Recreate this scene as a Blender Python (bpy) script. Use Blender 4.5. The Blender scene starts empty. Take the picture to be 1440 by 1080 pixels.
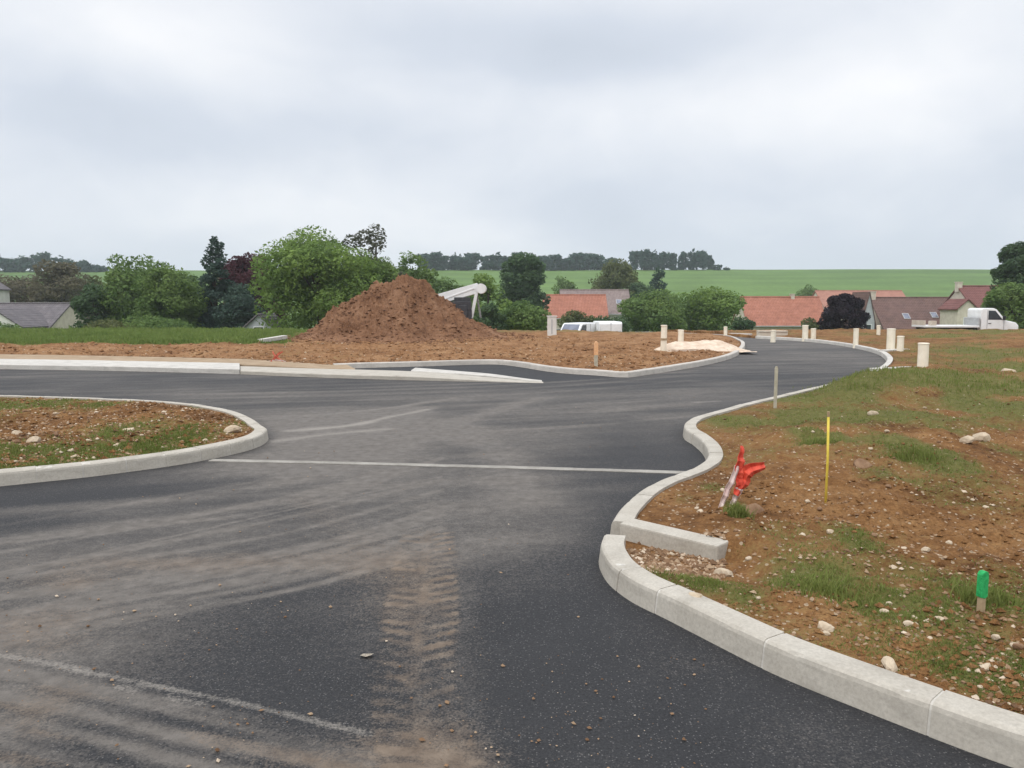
import bpy, bmesh, math, random
import numpy as np
from mathutils import Vector, Matrix
R = math.radians
scene = bpy.context.scene
COL = scene.collection
random.seed(7)
NR = np.random.RandomState(11)

# ------------------------------------------------------------------ camera model (used to turn measured picture points into places)
F = 1085.0; HOR = 428.0; CH = 1.65
TH = math.atan((540 - HOR) / F); CT, ST = math.cos(TH), math.sin(TH)
def ray(px, py):
    a = (px - 720) / F; b = -(py - 540) / F
    return np.array([a, CT + b * ST, -ST + b * CT])
def gp(px, py, z=0.0):
    d = ray(px, py); t = (z - CH) / d[2]
    return np.array([d[0] * t, d[1] * t])
def dp(px, py, Y):
    d = ray(px, py); t = Y / d[1]
    return np.array([d[0] * t, Y, CH + d[2] * t])

# ------------------------------------------------------------------ noise (numpy)
def _h(ix, iy, iz, s):
    n = (ix.astype(np.int64) * 374761393 + iy.astype(np.int64) * 668265263 + iz.astype(np.int64) * 2147483647 + s * 974634777) & 0x7fffffff
    n = ((n ^ (n >> 13)) * 1274126177) & 0x7fffffff
    n = (n ^ (n >> 16)) & 0xffff
    return n / 65535.0
def vn(x, y, z=None, s=0):
    x = np.asarray(x, float); y = np.asarray(y, float)
    z = np.zeros_like(x) if z is None else np.asarray(z, float)
    ix, iy, iz = np.floor(x), np.floor(y), np.floor(z)
    fx, fy, fz = x - ix, y - iy, z - iz
    fx, fy, fz = [f * f * (3 - 2 * f) for f in (fx, fy, fz)]
    def c(a, b, d): return _h(ix + a, iy + b, iz + d, s)
    x00 = c(0,0,0) * (1-fx) + c(1,0,0) * fx; x10 = c(0,1,0) * (1-fx) + c(1,1,0) * fx
    x01 = c(0,0,1) * (1-fx) + c(1,0,1) * fx; x11 = c(0,1,1) * (1-fx) + c(1,1,1) * fx
    return (x00 * (1-fy) + x10 * fy) * (1-fz) + (x01 * (1-fy) + x11 * fy) * fz
def fbm(x, y, s=0, o=4, g=.5):
    x = np.asarray(x, float); y = np.asarray(y, float)
    t = 0; a = 1; n = 0
    for k in range(o):
        t = t + a * vn(x * 2**k + 17.3 * k, y * 2**k - 9.1 * k, None, s + k); n += a; a *= g
    return t / n
def sstep(a, b, x):
    t = np.clip((np.asarray(x, float) - a) / (b - a), 0, 1); return t * t * (3 - 2 * t)

# ------------------------------------------------------------------ ground heights
_DY = np.array([-400, 0, 44, 48, 54, 60, 75, 110, 150, 205, 240, 430, 450, 700, 4000.])
_DZ = np.array([0, 0, 0, -.22, -1.0, -1.6, -2.4, -3.6, -4.6, -3.0, -.9, 20.6, 20.6, 2, -90.])
def drop(y):
    y = np.asarray(y, float); k = 1.2 + np.clip(y - 30, 0, 60) * .05
    return (np.interp(y - k, _DY, _DZ) + np.interp(y, _DY, _DZ) * 2 + np.interp(y + k, _DY, _DZ)) / 4

# ------------------------------------------------------------------ object helpers
def link(name, me, mat=None, parent=None):
    o = bpy.data.objects.new(name, me); COL.objects.link(o)
    if mat is not None:
        for m in (mat if isinstance(mat, (list, tuple)) else [mat]): me.materials.append(m)
    if parent is not None: o.parent = parent
    return o
def tag(o, label, cat, group=None, kind=None):
    o['label'] = label; o['category'] = cat
    if group: o['group'] = group
    if kind: o['kind'] = kind
    return o
def thing(name, label, cat, loc=(0,0,0), rz=0, group=None, kind=None):
    o = bpy.data.objects.new(name, None); COL.objects.link(o)
    o.location = tuple(float(v) for v in loc); o.rotation_euler = (0, 0, rz); o.empty_display_size = .2
    return tag(o, label, cat, group, kind)
def struct(o): o['kind'] = 'structure'; return o
def dup(root, loc, rz, label=None, sc=None):
    r = root.copy(); COL.objects.link(r); r.location = tuple(float(v) for v in loc); r.rotation_euler = (0,0,rz)
    if label: r['label'] = label
    if sc is not None: r.scale = sc
    for ch in list(root.children):
        c = ch.copy(); COL.objects.link(c); c.parent = r
        for g in list(ch.children):
            d = g.copy(); COL.objects.link(d); d.parent = c
    return r
def pymesh(name, v, f, smooth=False):
    me = bpy.data.meshes.new(name); me.from_pydata([tuple(map(float, p)) for p in v], [], [tuple(map(int, q)) for q in f]); me.update()
    if smooth: me.polygons.foreach_set('use_smooth', [True] * len(me.polygons))
    return me
def np_quads(name, v, q, smooth=False):
    v = np.asarray(v, np.float32); q = np.asarray(q, np.int32); n = q.shape[1]
    me = bpy.data.meshes.new(name); me.vertices.add(len(v)); me.vertices.foreach_set('co', v.ravel())
    me.loops.add(q.size); me.loops.foreach_set('vertex_index', q.ravel())
    me.polygons.add(len(q)); me.polygons.foreach_set('loop_start', np.arange(0, q.size, n, dtype=np.int32))
    me.polygons.foreach_set('loop_total', np.full(len(q), n, np.int32))
    me.polygons.foreach_set('use_smooth', np.full(len(q), smooth, bool))
    me.update(calc_edges=True); me.validate(); return me
def attr(me, name, vals):
    a = me.attributes.new(name, 'FLOAT', 'POINT'); a.data.foreach_set('value', np.asarray(vals, np.float32))
class MB:
    def __init__(s): s.v = []; s.f = []
    def add(s, v, f, M=None):
        n = len(s.v)
        for p in v: s.v.append(tuple(M @ Vector(p)) if M is not None else tuple(p))
        s.f += [tuple(i + n for i in q) for q in f]
    def box(s, a, b, M=None):
        (x0,y0,z0),(x1,y1,z1) = a, b
        s.add([(x0,y0,z0),(x1,y0,z0),(x1,y1,z0),(x0,y1,z0),(x0,y0,z1),(x1,y0,z1),(x1,y1,z1),(x0,y1,z1)],
              [(0,3,2,1),(4,5,6,7),(0,1,5,4),(1,2,6,5),(2,3,7,6),(3,0,4,7)], M)
    def tube(s, pts, rad, n=10, cap=True):
        pts = [Vector(p) for p in pts]; rad = rad if isinstance(rad, (list, tuple)) else [rad] * len(pts)
        base = len(s.v); up = None
        for i, p in enumerate(pts):
            t = (pts[min(i+1, len(pts)-1)] - pts[max(i-1, 0)]).normalized()
            if up is None: up = Vector((1,0,0)) if abs(t.x) < .9 else Vector((0,1,0))
            u = (up - t * up.dot(t)).normalized(); w = t.cross(u); up = u
            for k in range(n):
                a = 2 * math.pi * k / n; s.v.append(tuple(p + (u * math.cos(a) + w * math.sin(a)) * rad[i]))
        for i in range(len(pts) - 1):
            for k in range(n):
                a = base + i*n + k; b = base + i*n + (k+1) % n; s.f.append((a, b, b+n, a+n))
        if cap:
            s.f.append(tuple(base + k for k in range(n))[::-1]); s.f.append(tuple(base + (len(pts)-1)*n + k for k in range(n)))
    def prism(s, prof, y0, y1, M=None):           # prof: x,z loop, extruded along y
        n = len(prof)
        s.add([(x, y0, z) for x, z in prof] + [(x, y1, z) for x, z in prof],
              [tuple(range(n)), tuple(range(2*n-1, n-1, -1))] + [(k, k+n, (k+1) % n + n, (k+1) % n) for k in range(n)], M)
    def build(s, name, mat=None, parent=None, bevel=0, smooth=False, seg=2):
        me = pymesh(name, s.v, s.f)
        bm = bmesh.new(); bm.from_mesh(me); bmesh.ops.recalc_face_normals(bm, faces=bm.faces)
        if bevel:
            es = [e for e in bm.edges if len(e.link_faces) == 2 and e.calc_face_angle(0) > .5]
            bmesh.ops.bevel(bm, geom=es, offset=bevel, segments=seg, affect='EDGES', profile=.6, clamp_overlap=True)
        bm.to_mesh(me); bm.free()
        if smooth: me.polygons.foreach_set('use_smooth', [True] * len(me.polygons))
        return link(name, me, mat, parent)

# ------------------------------------------------------------------ materials
def S(c):
    return tuple(((v/255) / 12.92 if v/255 <= .04045 else ((v/255 + .055) / 1.055) ** 2.4) for v in c)
class NT:
    def __init__(s, name):
        s.m = bpy.data.materials.new(name); s.m.use_nodes = True; s.t = s.m.node_tree; s.b = s.t.nodes['Principled BSDF']
        s.b.inputs['Specular IOR Level'].default_value = .3
    def n(s, ty, **kw):
        nd = s.t.nodes.new(ty)
        for k, v in kw.items():
            if k.startswith('_'): setattr(nd, k[1:], v)
            else: s.put(nd.inputs[k.replace('0', ' ')], v)
        return nd
    def put(s, inp, v):
        if hasattr(v, 'default_value') and hasattr(v, 'links'): s.t.links.new(v, inp)
        else: inp.default_value = v if not (isinstance(v, tuple) and len(v) == 3 and len(inp.default_value) == 4) else (*v, 1)
    def pos(s, sc=(1,1,1), obj=False):
        if obj: src = s.n('ShaderNodeTexCoord').outputs['Object']
        else: src = s.n('ShaderNodeNewGeometry').outputs['Position']
        if sc == (1,1,1): return src
        mp = s.n('ShaderNodeMapping'); s.put(mp.inputs['Vector'], src); mp.inputs['Scale'].default_value = sc
        return mp.outputs['Vector']
    def noise(s, vec, scale, detail=4, rough=.55):
        nd = s.n('ShaderNodeTexNoise'); s.put(nd.inputs['Vector'], vec); nd.inputs['Scale'].default_value = scale
        nd.inputs['Detail'].default_value = detail; nd.inputs['Roughness'].default_value = rough
        return nd.outputs['Fac']
    def ramp(s, fac, stops):
        nd = s.n('ShaderNodeValToRGB'); s.put(nd.inputs['Fac'], fac); e = nd.color_ramp.elements
        while len(e) < len(stops): e.new(.5)
        for q, (p, c) in zip(e, stops): q.position = p; q.color = (*c, 1) if isinstance(c, tuple) else (c, c, c, 1)
        return nd.outputs['Color']
    def mix(s, fac, a, b, mode='MIX'):
        nd = s.n('ShaderNodeMix'); nd.data_type = 'RGBA'; nd.blend_type = mode
        s.put(nd.inputs[0], fac); s.put(nd.inputs[6], a); s.put(nd.inputs[7], b); return nd.outputs[2]
    def math(s, op, a, b=0., c=None):
        nd = s.n('ShaderNodeMath'); nd.operation = op; s.put(nd.inputs[0], a); s.put(nd.inputs[1], b)
        if c is not None: s.put(nd.inputs[2], c)
        return nd.outputs[0]
    def att(s, name):
        nd = s.n('ShaderNodeAttribute'); nd.attribute_name = name; return nd.outputs['Fac']
    def island(s): return s.n('ShaderNodeNewGeometry').outputs['Random Per Island']
    def objrand(s): return s.n('ShaderNodeObjectInfo').outputs['Random']
    def bump(s, h, strength=.3, dist=.02):
        nd = s.n('ShaderNodeBump'); s.put(nd.inputs['Height'], h); nd.inputs['Strength'].default_value = strength
        nd.inputs['Distance'].default_value = dist; s.t.links.new(nd.outputs[0], s.b.inputs['Normal'])
    def done(s, col, rough=.8, spec=None):
        s.put(s.b.inputs['Base Color'], col); s.put(s.b.inputs['Roughness'], rough)
        if spec is not None: s.b.inputs['Specular IOR Level'].default_value = spec
        return s.m
def mottled(name, c1, c2, scale=8, rough=.7, spec=.3, bump=.15, bd=.01, obj=False):
    t = NT(name); p = t.pos(obj=obj); n = t.noise(p, scale, 5, .6)
    if bump: t.bump(t.noise(p, scale * 4, 4, .6), bump, bd)
    return t.done(t.ramp(n, [(.3, c1), (.7, c2)]), rough, spec)
def leafmat(name, c1, c2, c3=None, scale=.35):
    t = NT(name); p = t.pos(); n = t.noise(p, scale, 3, .6)
    c = t.ramp(n, [(.32, c1), (.68, c2)])
    c = t.mix(t.math('MULTIPLY', t.island(), .35), c, c3 or tuple(v * .6 for v in c1))
    m = t.done(c, .75, .2); tl = t.n('ShaderNodeBsdfTranslucent'); t.put(tl.inputs['Color'], c); ms = t.n('ShaderNodeMixShader'); ms.inputs[0].default_value = .38
    out = t.t.nodes['Material Output']; t.t.links.new(t.b.outputs[0], ms.inputs[1]); t.t.links.new(tl.outputs[0], ms.inputs[2]); t.t.links.new(ms.outputs[0], out.inputs['Surface']); return m

def soil_material(name, dark, mid, light, gravel=(.44,.35,.25)):
    t = NT(name); p = t.pos()
    n1 = t.noise(p, .9, 5, .6); n2 = t.noise(p, 9, 6, .7); n3 = t.noise(p, 55, 4, .7)
    c = t.ramp(t.math('ADD', t.math('MULTIPLY', n1, .5), t.math('MULTIPLY', n2, .5)), [(.38, dark), (.5, mid), (.66, light)])
    c = t.mix(.55, c, t.ramp(n3, [(.3, .22), (.55, .55), (.75, .95)]), 'OVERLAY')
    vo = t.n('ShaderNodeTexVoronoi'); t.put(vo.inputs['Vector'], p); vo.inputs['Scale'].default_value = 28
    w = t.n('ShaderNodeSeparateColor'); t.put(w.inputs[0], vo.outputs['Color'])
    st = t.math('MULTIPLY', t.math('LESS_THAN', vo.outputs['Distance'], .33), t.math('GREATER_THAN', w.outputs[0], .80))
    c = t.mix(t.math('MULTIPLY', st, .7), c, gravel)
    g = t.att('green'); gc = t.ramp(t.noise(p, 14, 4, .7), [(.3, (.070,.088,.024)), (.7, (.150,.160,.054))])
    gm = t.math('MULTIPLY', t.math('ADD', t.math('SUBTRACT', g, .22), t.math('ADD', t.math('MULTIPLY', t.math('SUBTRACT', n2, .5), 1.6), t.math('MULTIPLY', t.math('SUBTRACT', n3, .5), .9))), 1.6); gm.node.use_clamp = True; c = t.mix(t.math('MULTIPLY', gm, .8), c, gc)
    c = t.mix(t.att('sandy'), c, t.ramp(n3, [(.3, (.30,.235,.17)), (.7, (.50,.42,.33))]))
    t.bump(t.math('ADD', n2, t.math('MULTIPLY', n3, .5)), .75, .05)
    return t.done(c, .95, .1)
M = {}
M['soil'] = soil_material('soil', (.092,.043,.017), (.195,.097,.038), (.305,.172,.074))
M['soil_far'] = soil_material('soil_far', (.14,.066,.029), (.245,.126,.058), (.36,.215,.112), (.42,.29,.17))
M['heap'] = soil_material('heap', (.110,.053,.028), (.195,.101,.056), (.285,.163,.096), (.31,.19,.12))
def asphalt():
    t = NT('asphalt'); p = t.pos()
    n1 = t.noise(p, 2.2, 5, .6); n2 = t.noise(p, 90, 3, .7); n3 = t.noise(p, 9, 5, .65)
    base = t.ramp(n1, [(.3, (.0205,.0205,.022)), (.7, (.0325,.0325,.034))])
    base = t.mix(.5, base, t.ramp(n2, [(.3, .12), (.5, .5), (.75, .98)]), 'OVERLAY')
    vo = t.n('ShaderNodeTexVoronoi'); t.put(vo.inputs['Vector'], p); vo.inputs['Scale'].default_value = 120
    sc = t.n('ShaderNodeSeparateColor'); t.put(sc.inputs[0], vo.outputs['Color'])
    st = t.math('MULTIPLY', t.math('LESS_THAN', vo.outputs['Distance'], .38), t.math('GREATER_THAN', sc.outputs[0], .90))
    base = t.mix(t.math('MULTIPLY', st, .45), base, (.22,.21,.20))
    n4 = t.noise(p, 28, 4, .7)
    def grain(a, gain, off):
        v = t.math('ADD', t.math('MULTIPLY', a, gain), t.math('ADD', t.math('MULTIPLY', t.math('SUBTRACT', n2, .5), 1.5), t.math('MULTIPLY', t.math('SUBTRACT', n4, .5), 1.1)))
        r = t.math('MULTIPLY', t.math('SUBTRACT', v, off), 1.0); r.node.use_clamp = True
        return r
    c = t.mix(t.math('MULTIPLY', grain(t.att('dust_sheen'), 1.55, .26), .92), base, t.ramp(n3, [(.3, (.098,.086,.075)), (.7, (.168,.150,.132))]))
    c = t.mix(t.math('MULTIPLY', grain(t.att('mud'), 1.7, .30), .92), c, t.ramp(n3, [(.3, (.105,.076,.055)), (.7, (.205,.158,.117))]))
    c = t.mix(t.math('MULTIPLY', grain(t.att('pale'), 1.6, .35), .9), c, (.26,.235,.205))
    t.bump(t.math('ADD', n2, t.math('MULTIPLY', n4, .5)), .6, .006)
    return t.done(c, t.ramp(n1, [(.3, .66), (.7, .82)]), .22)
M['asphalt'] = asphalt()
def concrete(name, a, b, rough=.85):
    t = NT(name); p = t.pos(); n = t.noise(p, 3, 5, .65); n2 = t.noise(p, 60, 4, .7); n3 = t.noise(t.pos((2.5,2.5,9)), 1.6, 4, .6)
    c = t.ramp(n, [(.25, a), (.75, b)]); c = t.mix(.35, c, t.ramp(n2, [(.3, .3), (.7, .75)]), 'OVERLAY')
    c = t.mix(t.math('MULTIPLY', t.ramp(n3, [(.5, 0.), (.72, 1.)]), .4), c, tuple(v * .55 for v in a))
    ir = t.island(); c = t.mix(t.math('MULTIPLY', ir, .22), c, tuple(v * .6 for v in a))
    t.bump(n2, .25, .004); return t.done(c, rough, .2)
M['kerb'] = concrete('kerb_concrete', (.375,.34,.285), (.49,.455,.395))
M['kerb_pale'] = concrete('kerb_pale', (.42,.385,.34), (.54,.50,.45))
M['mortar'] = concrete('mortar', (.47,.44,.39), (.58,.55,.50))
M['concrete_white'] = concrete('pale_concrete', (.44,.415,.375), (.60,.57,.52))
M['cream'] = mottled('cream_plastic', (.74,.66,.52), (.86,.79,.65), 6, .5, .3, .05)
M['white_paint'] = mottled('white_paint', (.68,.68,.67), (.80,.80,.79), 4, .38, .45, .0)
M['white_render'] = mottled('white_render', (.56,.54,.50), (.70,.68,.64), 2, .85, .2, .2)
M['cream_render'] = mottled('cream_render', (.48,.42,.34), (.62,.56,.47), 2, .85, .2, .2)
M['grey_render'] = mottled('grey_render', (.34,.35,.37), (.44,.45,.47), 2, .85, .2, .2)
M['glass'] = mottled('dark_glass', (.016,.02,.026), (.045,.052,.062), 2, .08, .6, 0)
M['glass_blue'] = mottled('reflective_glass', (.10,.11,.15), (.20,.215,.27), 1.5, .1, .6, 0)
M['rubber'] = mottled('rubber', (.012,.012,.012), (.025,.025,.025), 20, .85, .2, .1)
M['dark_steel'] = mottled('dark_steel', (.022,.022,.026), (.06,.06,.064), 6, .6, .4, .1)
M['steel'] = mottled('grey_steel', (.30,.30,.30), (.42,.42,.42), 6, .4, .5, .05)
M['black_plastic'] = mottled('black_plastic', (.015,.015,.016), (.03,.03,.03), 9, .6, .3, .05)
M['red_plastic'] = mottled('red_plastic', (.42,.035,.022), (.70,.095,.05), 28, .6, .3, .2)
M['red_dull'] = mottled('red_dull', (.42,.075,.045), (.56,.14,.085), 14, .6, .3, .15)
M['pink_plastic'] = mottled('faded_plastic', (.48,.33,.30), (.64,.54,.50), 14, .55, .3, .15)
M['yellow'] = mottled('yellow_paint', (.62,.47,.055), (.76,.60,.10), 20, .55, .3, .05)
M['green_paint'] = mottled('green_paint', (.018,.26,.075), (.045,.46,.14), 45, .8, .2, .5)
M['wood'] = mottled('stake_wood', (.27,.19,.11), (.46,.35,.22), 14, .85, .15, .3)
M['pale_wood'] = mottled('weathered_wood', (.36,.32,.24), (.50,.46,.36), 14, .85, .15, .3)
M['orange_paint'] = mottled('orange_paint', (.68,.33,.15), (.80,.48,.26), 20, .6, .25, .1)
M['bark'] = mottled('bark', (.05,.042,.034), (.12,.10,.08), 5, .95, .1, .6, .05)
M['limestone'] = mottled('limestone', (.36,.28,.19), (.58,.48,.36), 9, .9, .15, .5, .02)
M['rock_brown'] = mottled('brown_clod', (.15,.085,.05), (.28,.18,.11), 9, .95, .1, .5, .02)
def pebblemat():
    t = NT('pebbles'); c = t.ramp(t.island(), [(0., (.13,.075,.042)), (.55, (.25,.155,.09)), (.86, (.36,.26,.17)), (1., (.58,.48,.37))]); return t.done(c, .92, .12)
M['pebbles'] = pebblemat()
M['path'] = mottled('path_grit', (.27,.195,.125), (.38,.29,.20), 3, .95, .1, .5, .03)
M['sand_lime'] = mottled('limestone_sand', (.50,.38,.28), (.72,.60,.48), 5, .95, .1, .6, .05)
def tiles(name, a, b, c3):
    t = NT(name); p = t.pos(obj=True); n = t.noise(p, 1.1, 5, .65); n2 = t.noise(p, 6, 4, .7)
    w = t.n('ShaderNodeTexWave'); w.wave_type = 'BANDS'; w.bands_direction = 'X'; w.inputs['Scale'].default_value = 1.3; t.put(w.inputs['Vector'], p)
    w2 = t.n('ShaderNodeTexWave'); w2.wave_type = 'BANDS'; w2.bands_direction = 'Z'; w2.inputs['Scale'].default_value = 1.4; t.put(w2.inputs['Vector'], p)
    c = t.ramp(n, [(.3, a), (.6, b), (.8, c3)]); c = t.mix(.4, c, t.ramp(n2, [(.3, .25), (.7, .8)]), 'OVERLAY')
    h = t.math('ADD', w.outputs['Fac'], w2.outputs['Fac']); c = t.mix(.25, c, t.ramp(t.math('MULTIPLY', h, .5), [(.2, .25), (.7, .6)]), 'OVERLAY')
    t.bump(h, .5, .05); return t.done(c, .85, .2)
M['tile_red'] = tiles('red_tiles', (.27,.112,.075), (.36,.150,.100), (.39,.20,.15))
M['tile_rose'] = tiles('rose_tiles', (.28,.135,.10), (.35,.175,.13), (.38,.22,.17))
M['tile_brown'] = tiles('brown_tiles', (.105,.066,.058), (.155,.094,.080), (.19,.125,.105))
M['tile_maroon'] = tiles('maroon_tiles', (.13,.055,.05), (.18,.08,.07), (.22,.11,.1))
M['tile_grey'] = tiles('grey_tiles', (.17,.13,.12), (.24,.19,.175), (.30,.25,.23))
M['slate'] = tiles('slate_tiles', (.105,.095,.10), (.15,.135,.14), (.20,.18,.18))
M['leaf_bright'] = leafmat('leaf_bright', (0.112,0.190,0.044), (0.254,0.363,0.091), (.05,.08,.022))
M['leaf_mid'] = leafmat('leaf_mid', (0.096,0.164,0.047), (0.204,0.289,0.082))
M['leaf_dark'] = leafmat('leaf_dark', (0.055,0.097,0.047), (0.108,0.173,0.072))
M['leaf_olive'] = leafmat('leaf_olive', (0.094,0.115,0.045), (0.183,0.204,0.078))
M['leaf_brown'] = leafmat('leaf_brown', (0.105,0.098,0.059), (0.194,0.171,0.105))
M['leaf_grey'] = leafmat('leaf_grey', (0.081,0.089,0.057), (0.155,0.155,0.108))
M['leaf_blue'] = leafmat('leaf_blue', (0.042,0.079,0.061), (0.091,0.141,0.102))
M['leaf_purple'] = leafmat('leaf_purple', (0.059,0.019,0.026), (0.121,0.043,0.049))
M['leaf_plum'] = leafmat('leaf_plum', (.016,.010,.016), (.032,.020,.026))
M['leaf_far'] = leafmat('leaf_far', (0.029,0.065,0.049), (0.055,0.109,0.075), None, .1)
M['grass'] = leafmat('grass_blades', (.110,.155,.028), (.200,.245,.062), (.28,.235,.10), 1.2)
M['grass_band'] = leafmat('grass_band', (.125,.195,.045), (.195,.270,.072), (.22,.23,.085), .6)
def fieldmat():
    t = NT('field'); p = t.pos()
    n = t.noise(t.pos((.0035,.030,.01)), 1., 5, .65); n2 = t.noise(p, .5, 5, .7); n3 = t.noise(p, .05, 4, .6)
    c = t.ramp(n, [(.32, (.055,.098,.030)), (.44, (.088,.148,.040)), (.56, (.108,.176,.046)), (.70, (.074,.124,.036))])
    wv = t.n('ShaderNodeTexWave'); wv.wave_type = 'BANDS'; wv.bands_direction = 'Y'; wv.inputs['Scale'].default_value = .011; wv.inputs['Distortion'].default_value = 3.; wv.inputs['Detail'].default_value = 2; t.put(wv.inputs['Vector'], p); c = t.mix(.12, c, t.ramp(wv.outputs['Fac'], [(.2, .30), (.8, .66)]), 'OVERLAY')
    c = t.mix(.4, c, t.ramp(n2, [(.3, .25), (.7, .72)]), 'OVERLAY'); c = t.mix(.25, c, t.ramp(n3, [(.35, .3), (.65, .7)]), 'OVERLAY')
    t.bump(n2, .6, .3); return t.done(c, .95, .1)
M['field'] = fieldmat()

# ------------------------------------------------------------------ polyline tools
def catmull(P, step=.05):
    P = [np.array(p, float) for p in P]; out = []
    Q = [2*P[0]-P[1]] + P + [2*P[-1]-P[-2]]
    for i in range(1, len(Q) - 2):
        p0, p1, p2, p3 = Q[i-1:i+3]; n = max(2, int(np.linalg.norm(p2-p1) / step))
        for k in range(n):
            t = k / n
            # centripetal-ish: chord-scaled tangents keep tight bends round
            d1 = np.linalg.norm(p2-p1); a = (p2-p0) * d1 / (np.linalg.norm(p2-p1) + np.linalg.norm(p1-p0)); b = (p3-p1) * d1 / (np.linalg.norm(p3-p2) + d1)
            out.append((2*t**3-3*t**2+1)*p1 + (t**3-2*t**2+t)*a + (-2*t**3+3*t**2)*p2 + (t**3-t**2)*b)
    out.append(P[-1]); return np.array(out)
def arclen(P): return np.concatenate([[0], np.cumsum(np.linalg.norm(np.diff(P, axis=0), axis=1))])
def sample(P, L, s):
    return np.array([np.interp(s, L, P[:, 0]), np.interp(s, L, P[:, 1])])
def seg_dist(x, y, P, width=None):
    d = np.full(np.shape(x), 1e9); along = np.zeros(np.shape(x)); L = arclen(P)
    for i in range(len(P) - 1):
        a, b = P[i], P[i+1]; ab = b - a; l2 = max(ab @ ab, 1e-9)
        t = np.clip(((x - a[0]) * ab[0] + (y - a[1]) * ab[1]) / l2, 0, 1)
        q = np.hypot(x - a[0] - t * ab[0], y - a[1] - t * ab[1]); m = q < d
        d = np.where(m, q, d); along = np.where(m, L[i] + t * math.sqrt(l2), along)
    return d, along
def inside(x, y, P):
    x = np.asarray(x); y = np.asarray(y); r = np.zeros(x.shape, bool); n = len(P)
    for i in range(n):
        (xa, ya), (xb, yb) = P[i], P[(i+1) % n]
        if ya == yb: continue
        c = ((ya > y) != (yb > y)) & (x < (xb - xa) * (y - ya) / (yb - ya) + xa); r ^= c
    return r

KH = .13; KW = .16
def px(pts, z=0.): return [gp(a, b, z) for a, b in pts]
# road side edge of each kerb, on the road surface
K1 = catmull(px([(846,777),(842,791),(846,806),(858,824),(888,847),(936,871),(1000,904),(1075,942),(1130,966),(1190,990),(1315,1039),(1415,1076),(1600,1136),(1900,1230)]))
K2 = catmull(px([(857,733),(870,714),(897,690),(926,674),(954,664),(974,656),(990,645),(994,635),(988,622),(974,610),(963,603),(961,595),(970,588),(984,583),
                 (1010,576),(1040,567.5),(1070,560.5),(1110,551.5),(1145,543.5),(1180,536),(1215,529.5),(1232,526.5)], KH))
K3f = px([(-420,722),(-200,703),(0,684),(53,678.5),(120,671.5),(183,663.5),(230,657),(273,650),(317,641.5),(353,632.5),(370,625.5),(378,617)])
K3b = px([(370,597),(353,586),(327,576.5),(287,569),(233,563.5),(150,559.5),(0,555),(-300,549),(-700,543)], KH)
K3 = catmull(K3f + K3b, .06)
PAVf = px([(-900,508),(-400,513),(0,519),(150,521.5),(337,526),(440,530.5),(520,533),(600,535),(681,537),(762,538.5)])
PAVb = px([(-900,500.5),(-400,505),(0,510.5),(150,513),(337,517),(440,519),(520,520),(581,521.5),(665,528.5),(762,537)])
TANb = px([(-900,493),(-400,498),(0,502.5),(150,505),(337,509.5),(480,514)])
K5 = catmull(px([(470,519),(540,516.5),(601,515),(660,513),(697,512.5),(726,515.5),(786,524.5),(842,528.5),(868,530.8),(884,531),(903,528.5),(947,521.5),(997,512.5),(1030,503.5),(1044,495),(1048,488),(1044,482.5)]) + [np.array([10.75, 39.2]), np.array([9.6, 41.2]), np.array([7.2, 45.])], .12)
far_left = [np.array([5.4, 49.]), np.array([1., 62.])]
K6 = catmull(px([(1222,529),(1236,522.5),(1245,514.5),(1246,508),(1238,500.5),(1224,495),(1205,490.5),(1180,486),(1150,482),(1120,479.5),(1090,477.5),(1062,476)], 0.), .15)
far_right = [np.array([10.8, 43.]), np.array([8.2, 50.]), np.array([5., 62.])]

def sweep(P, L, s0, s1, side, prof, zoff, step=.12):
    n = max(2, int(math.ceil((s1 - s0) / step)) + 1); V = []; Fc = []; m = len(prof)
    for s in np.linspace(s0, s1, n):
        p = sample(P, L, s); q = sample(P, L, min(s + .02, L[-1])) - sample(P, L, max(s - .02, 0)); q /= np.linalg.norm(q)
        nn = np.array([-q[1], q[0]]) * side
        z0 = float(drop(p[1])) + zoff
        for (u, w) in prof: V.append((p[0] + nn[0]*u, p[1] + nn[1]*u, z0 + w))
    for i in range(n - 1):
        for k in range(m): a = i*m + k; b = i*m + (k+1) % m; Fc.append((a, b, b+m, a+m))
    Fc.append(tuple(range(m))); Fc.append(tuple((n-1)*m + k for k in range(m))[::-1])
    return V, Fc
PROF = [(0,-.12),(0,0),(.012,KH-.03),(.018,KH-.012),(.032,KH-.002),(.045,KH),(KW,KH),(KW,-.12)]
IPROF = [(.004,-.12),(.004,0),(.016,KH-.032),(.024,KH-.013),(.036,KH-.005),(.047,KH-.004),(KW-.004,KH-.004),(KW-.004,-.12)]
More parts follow.
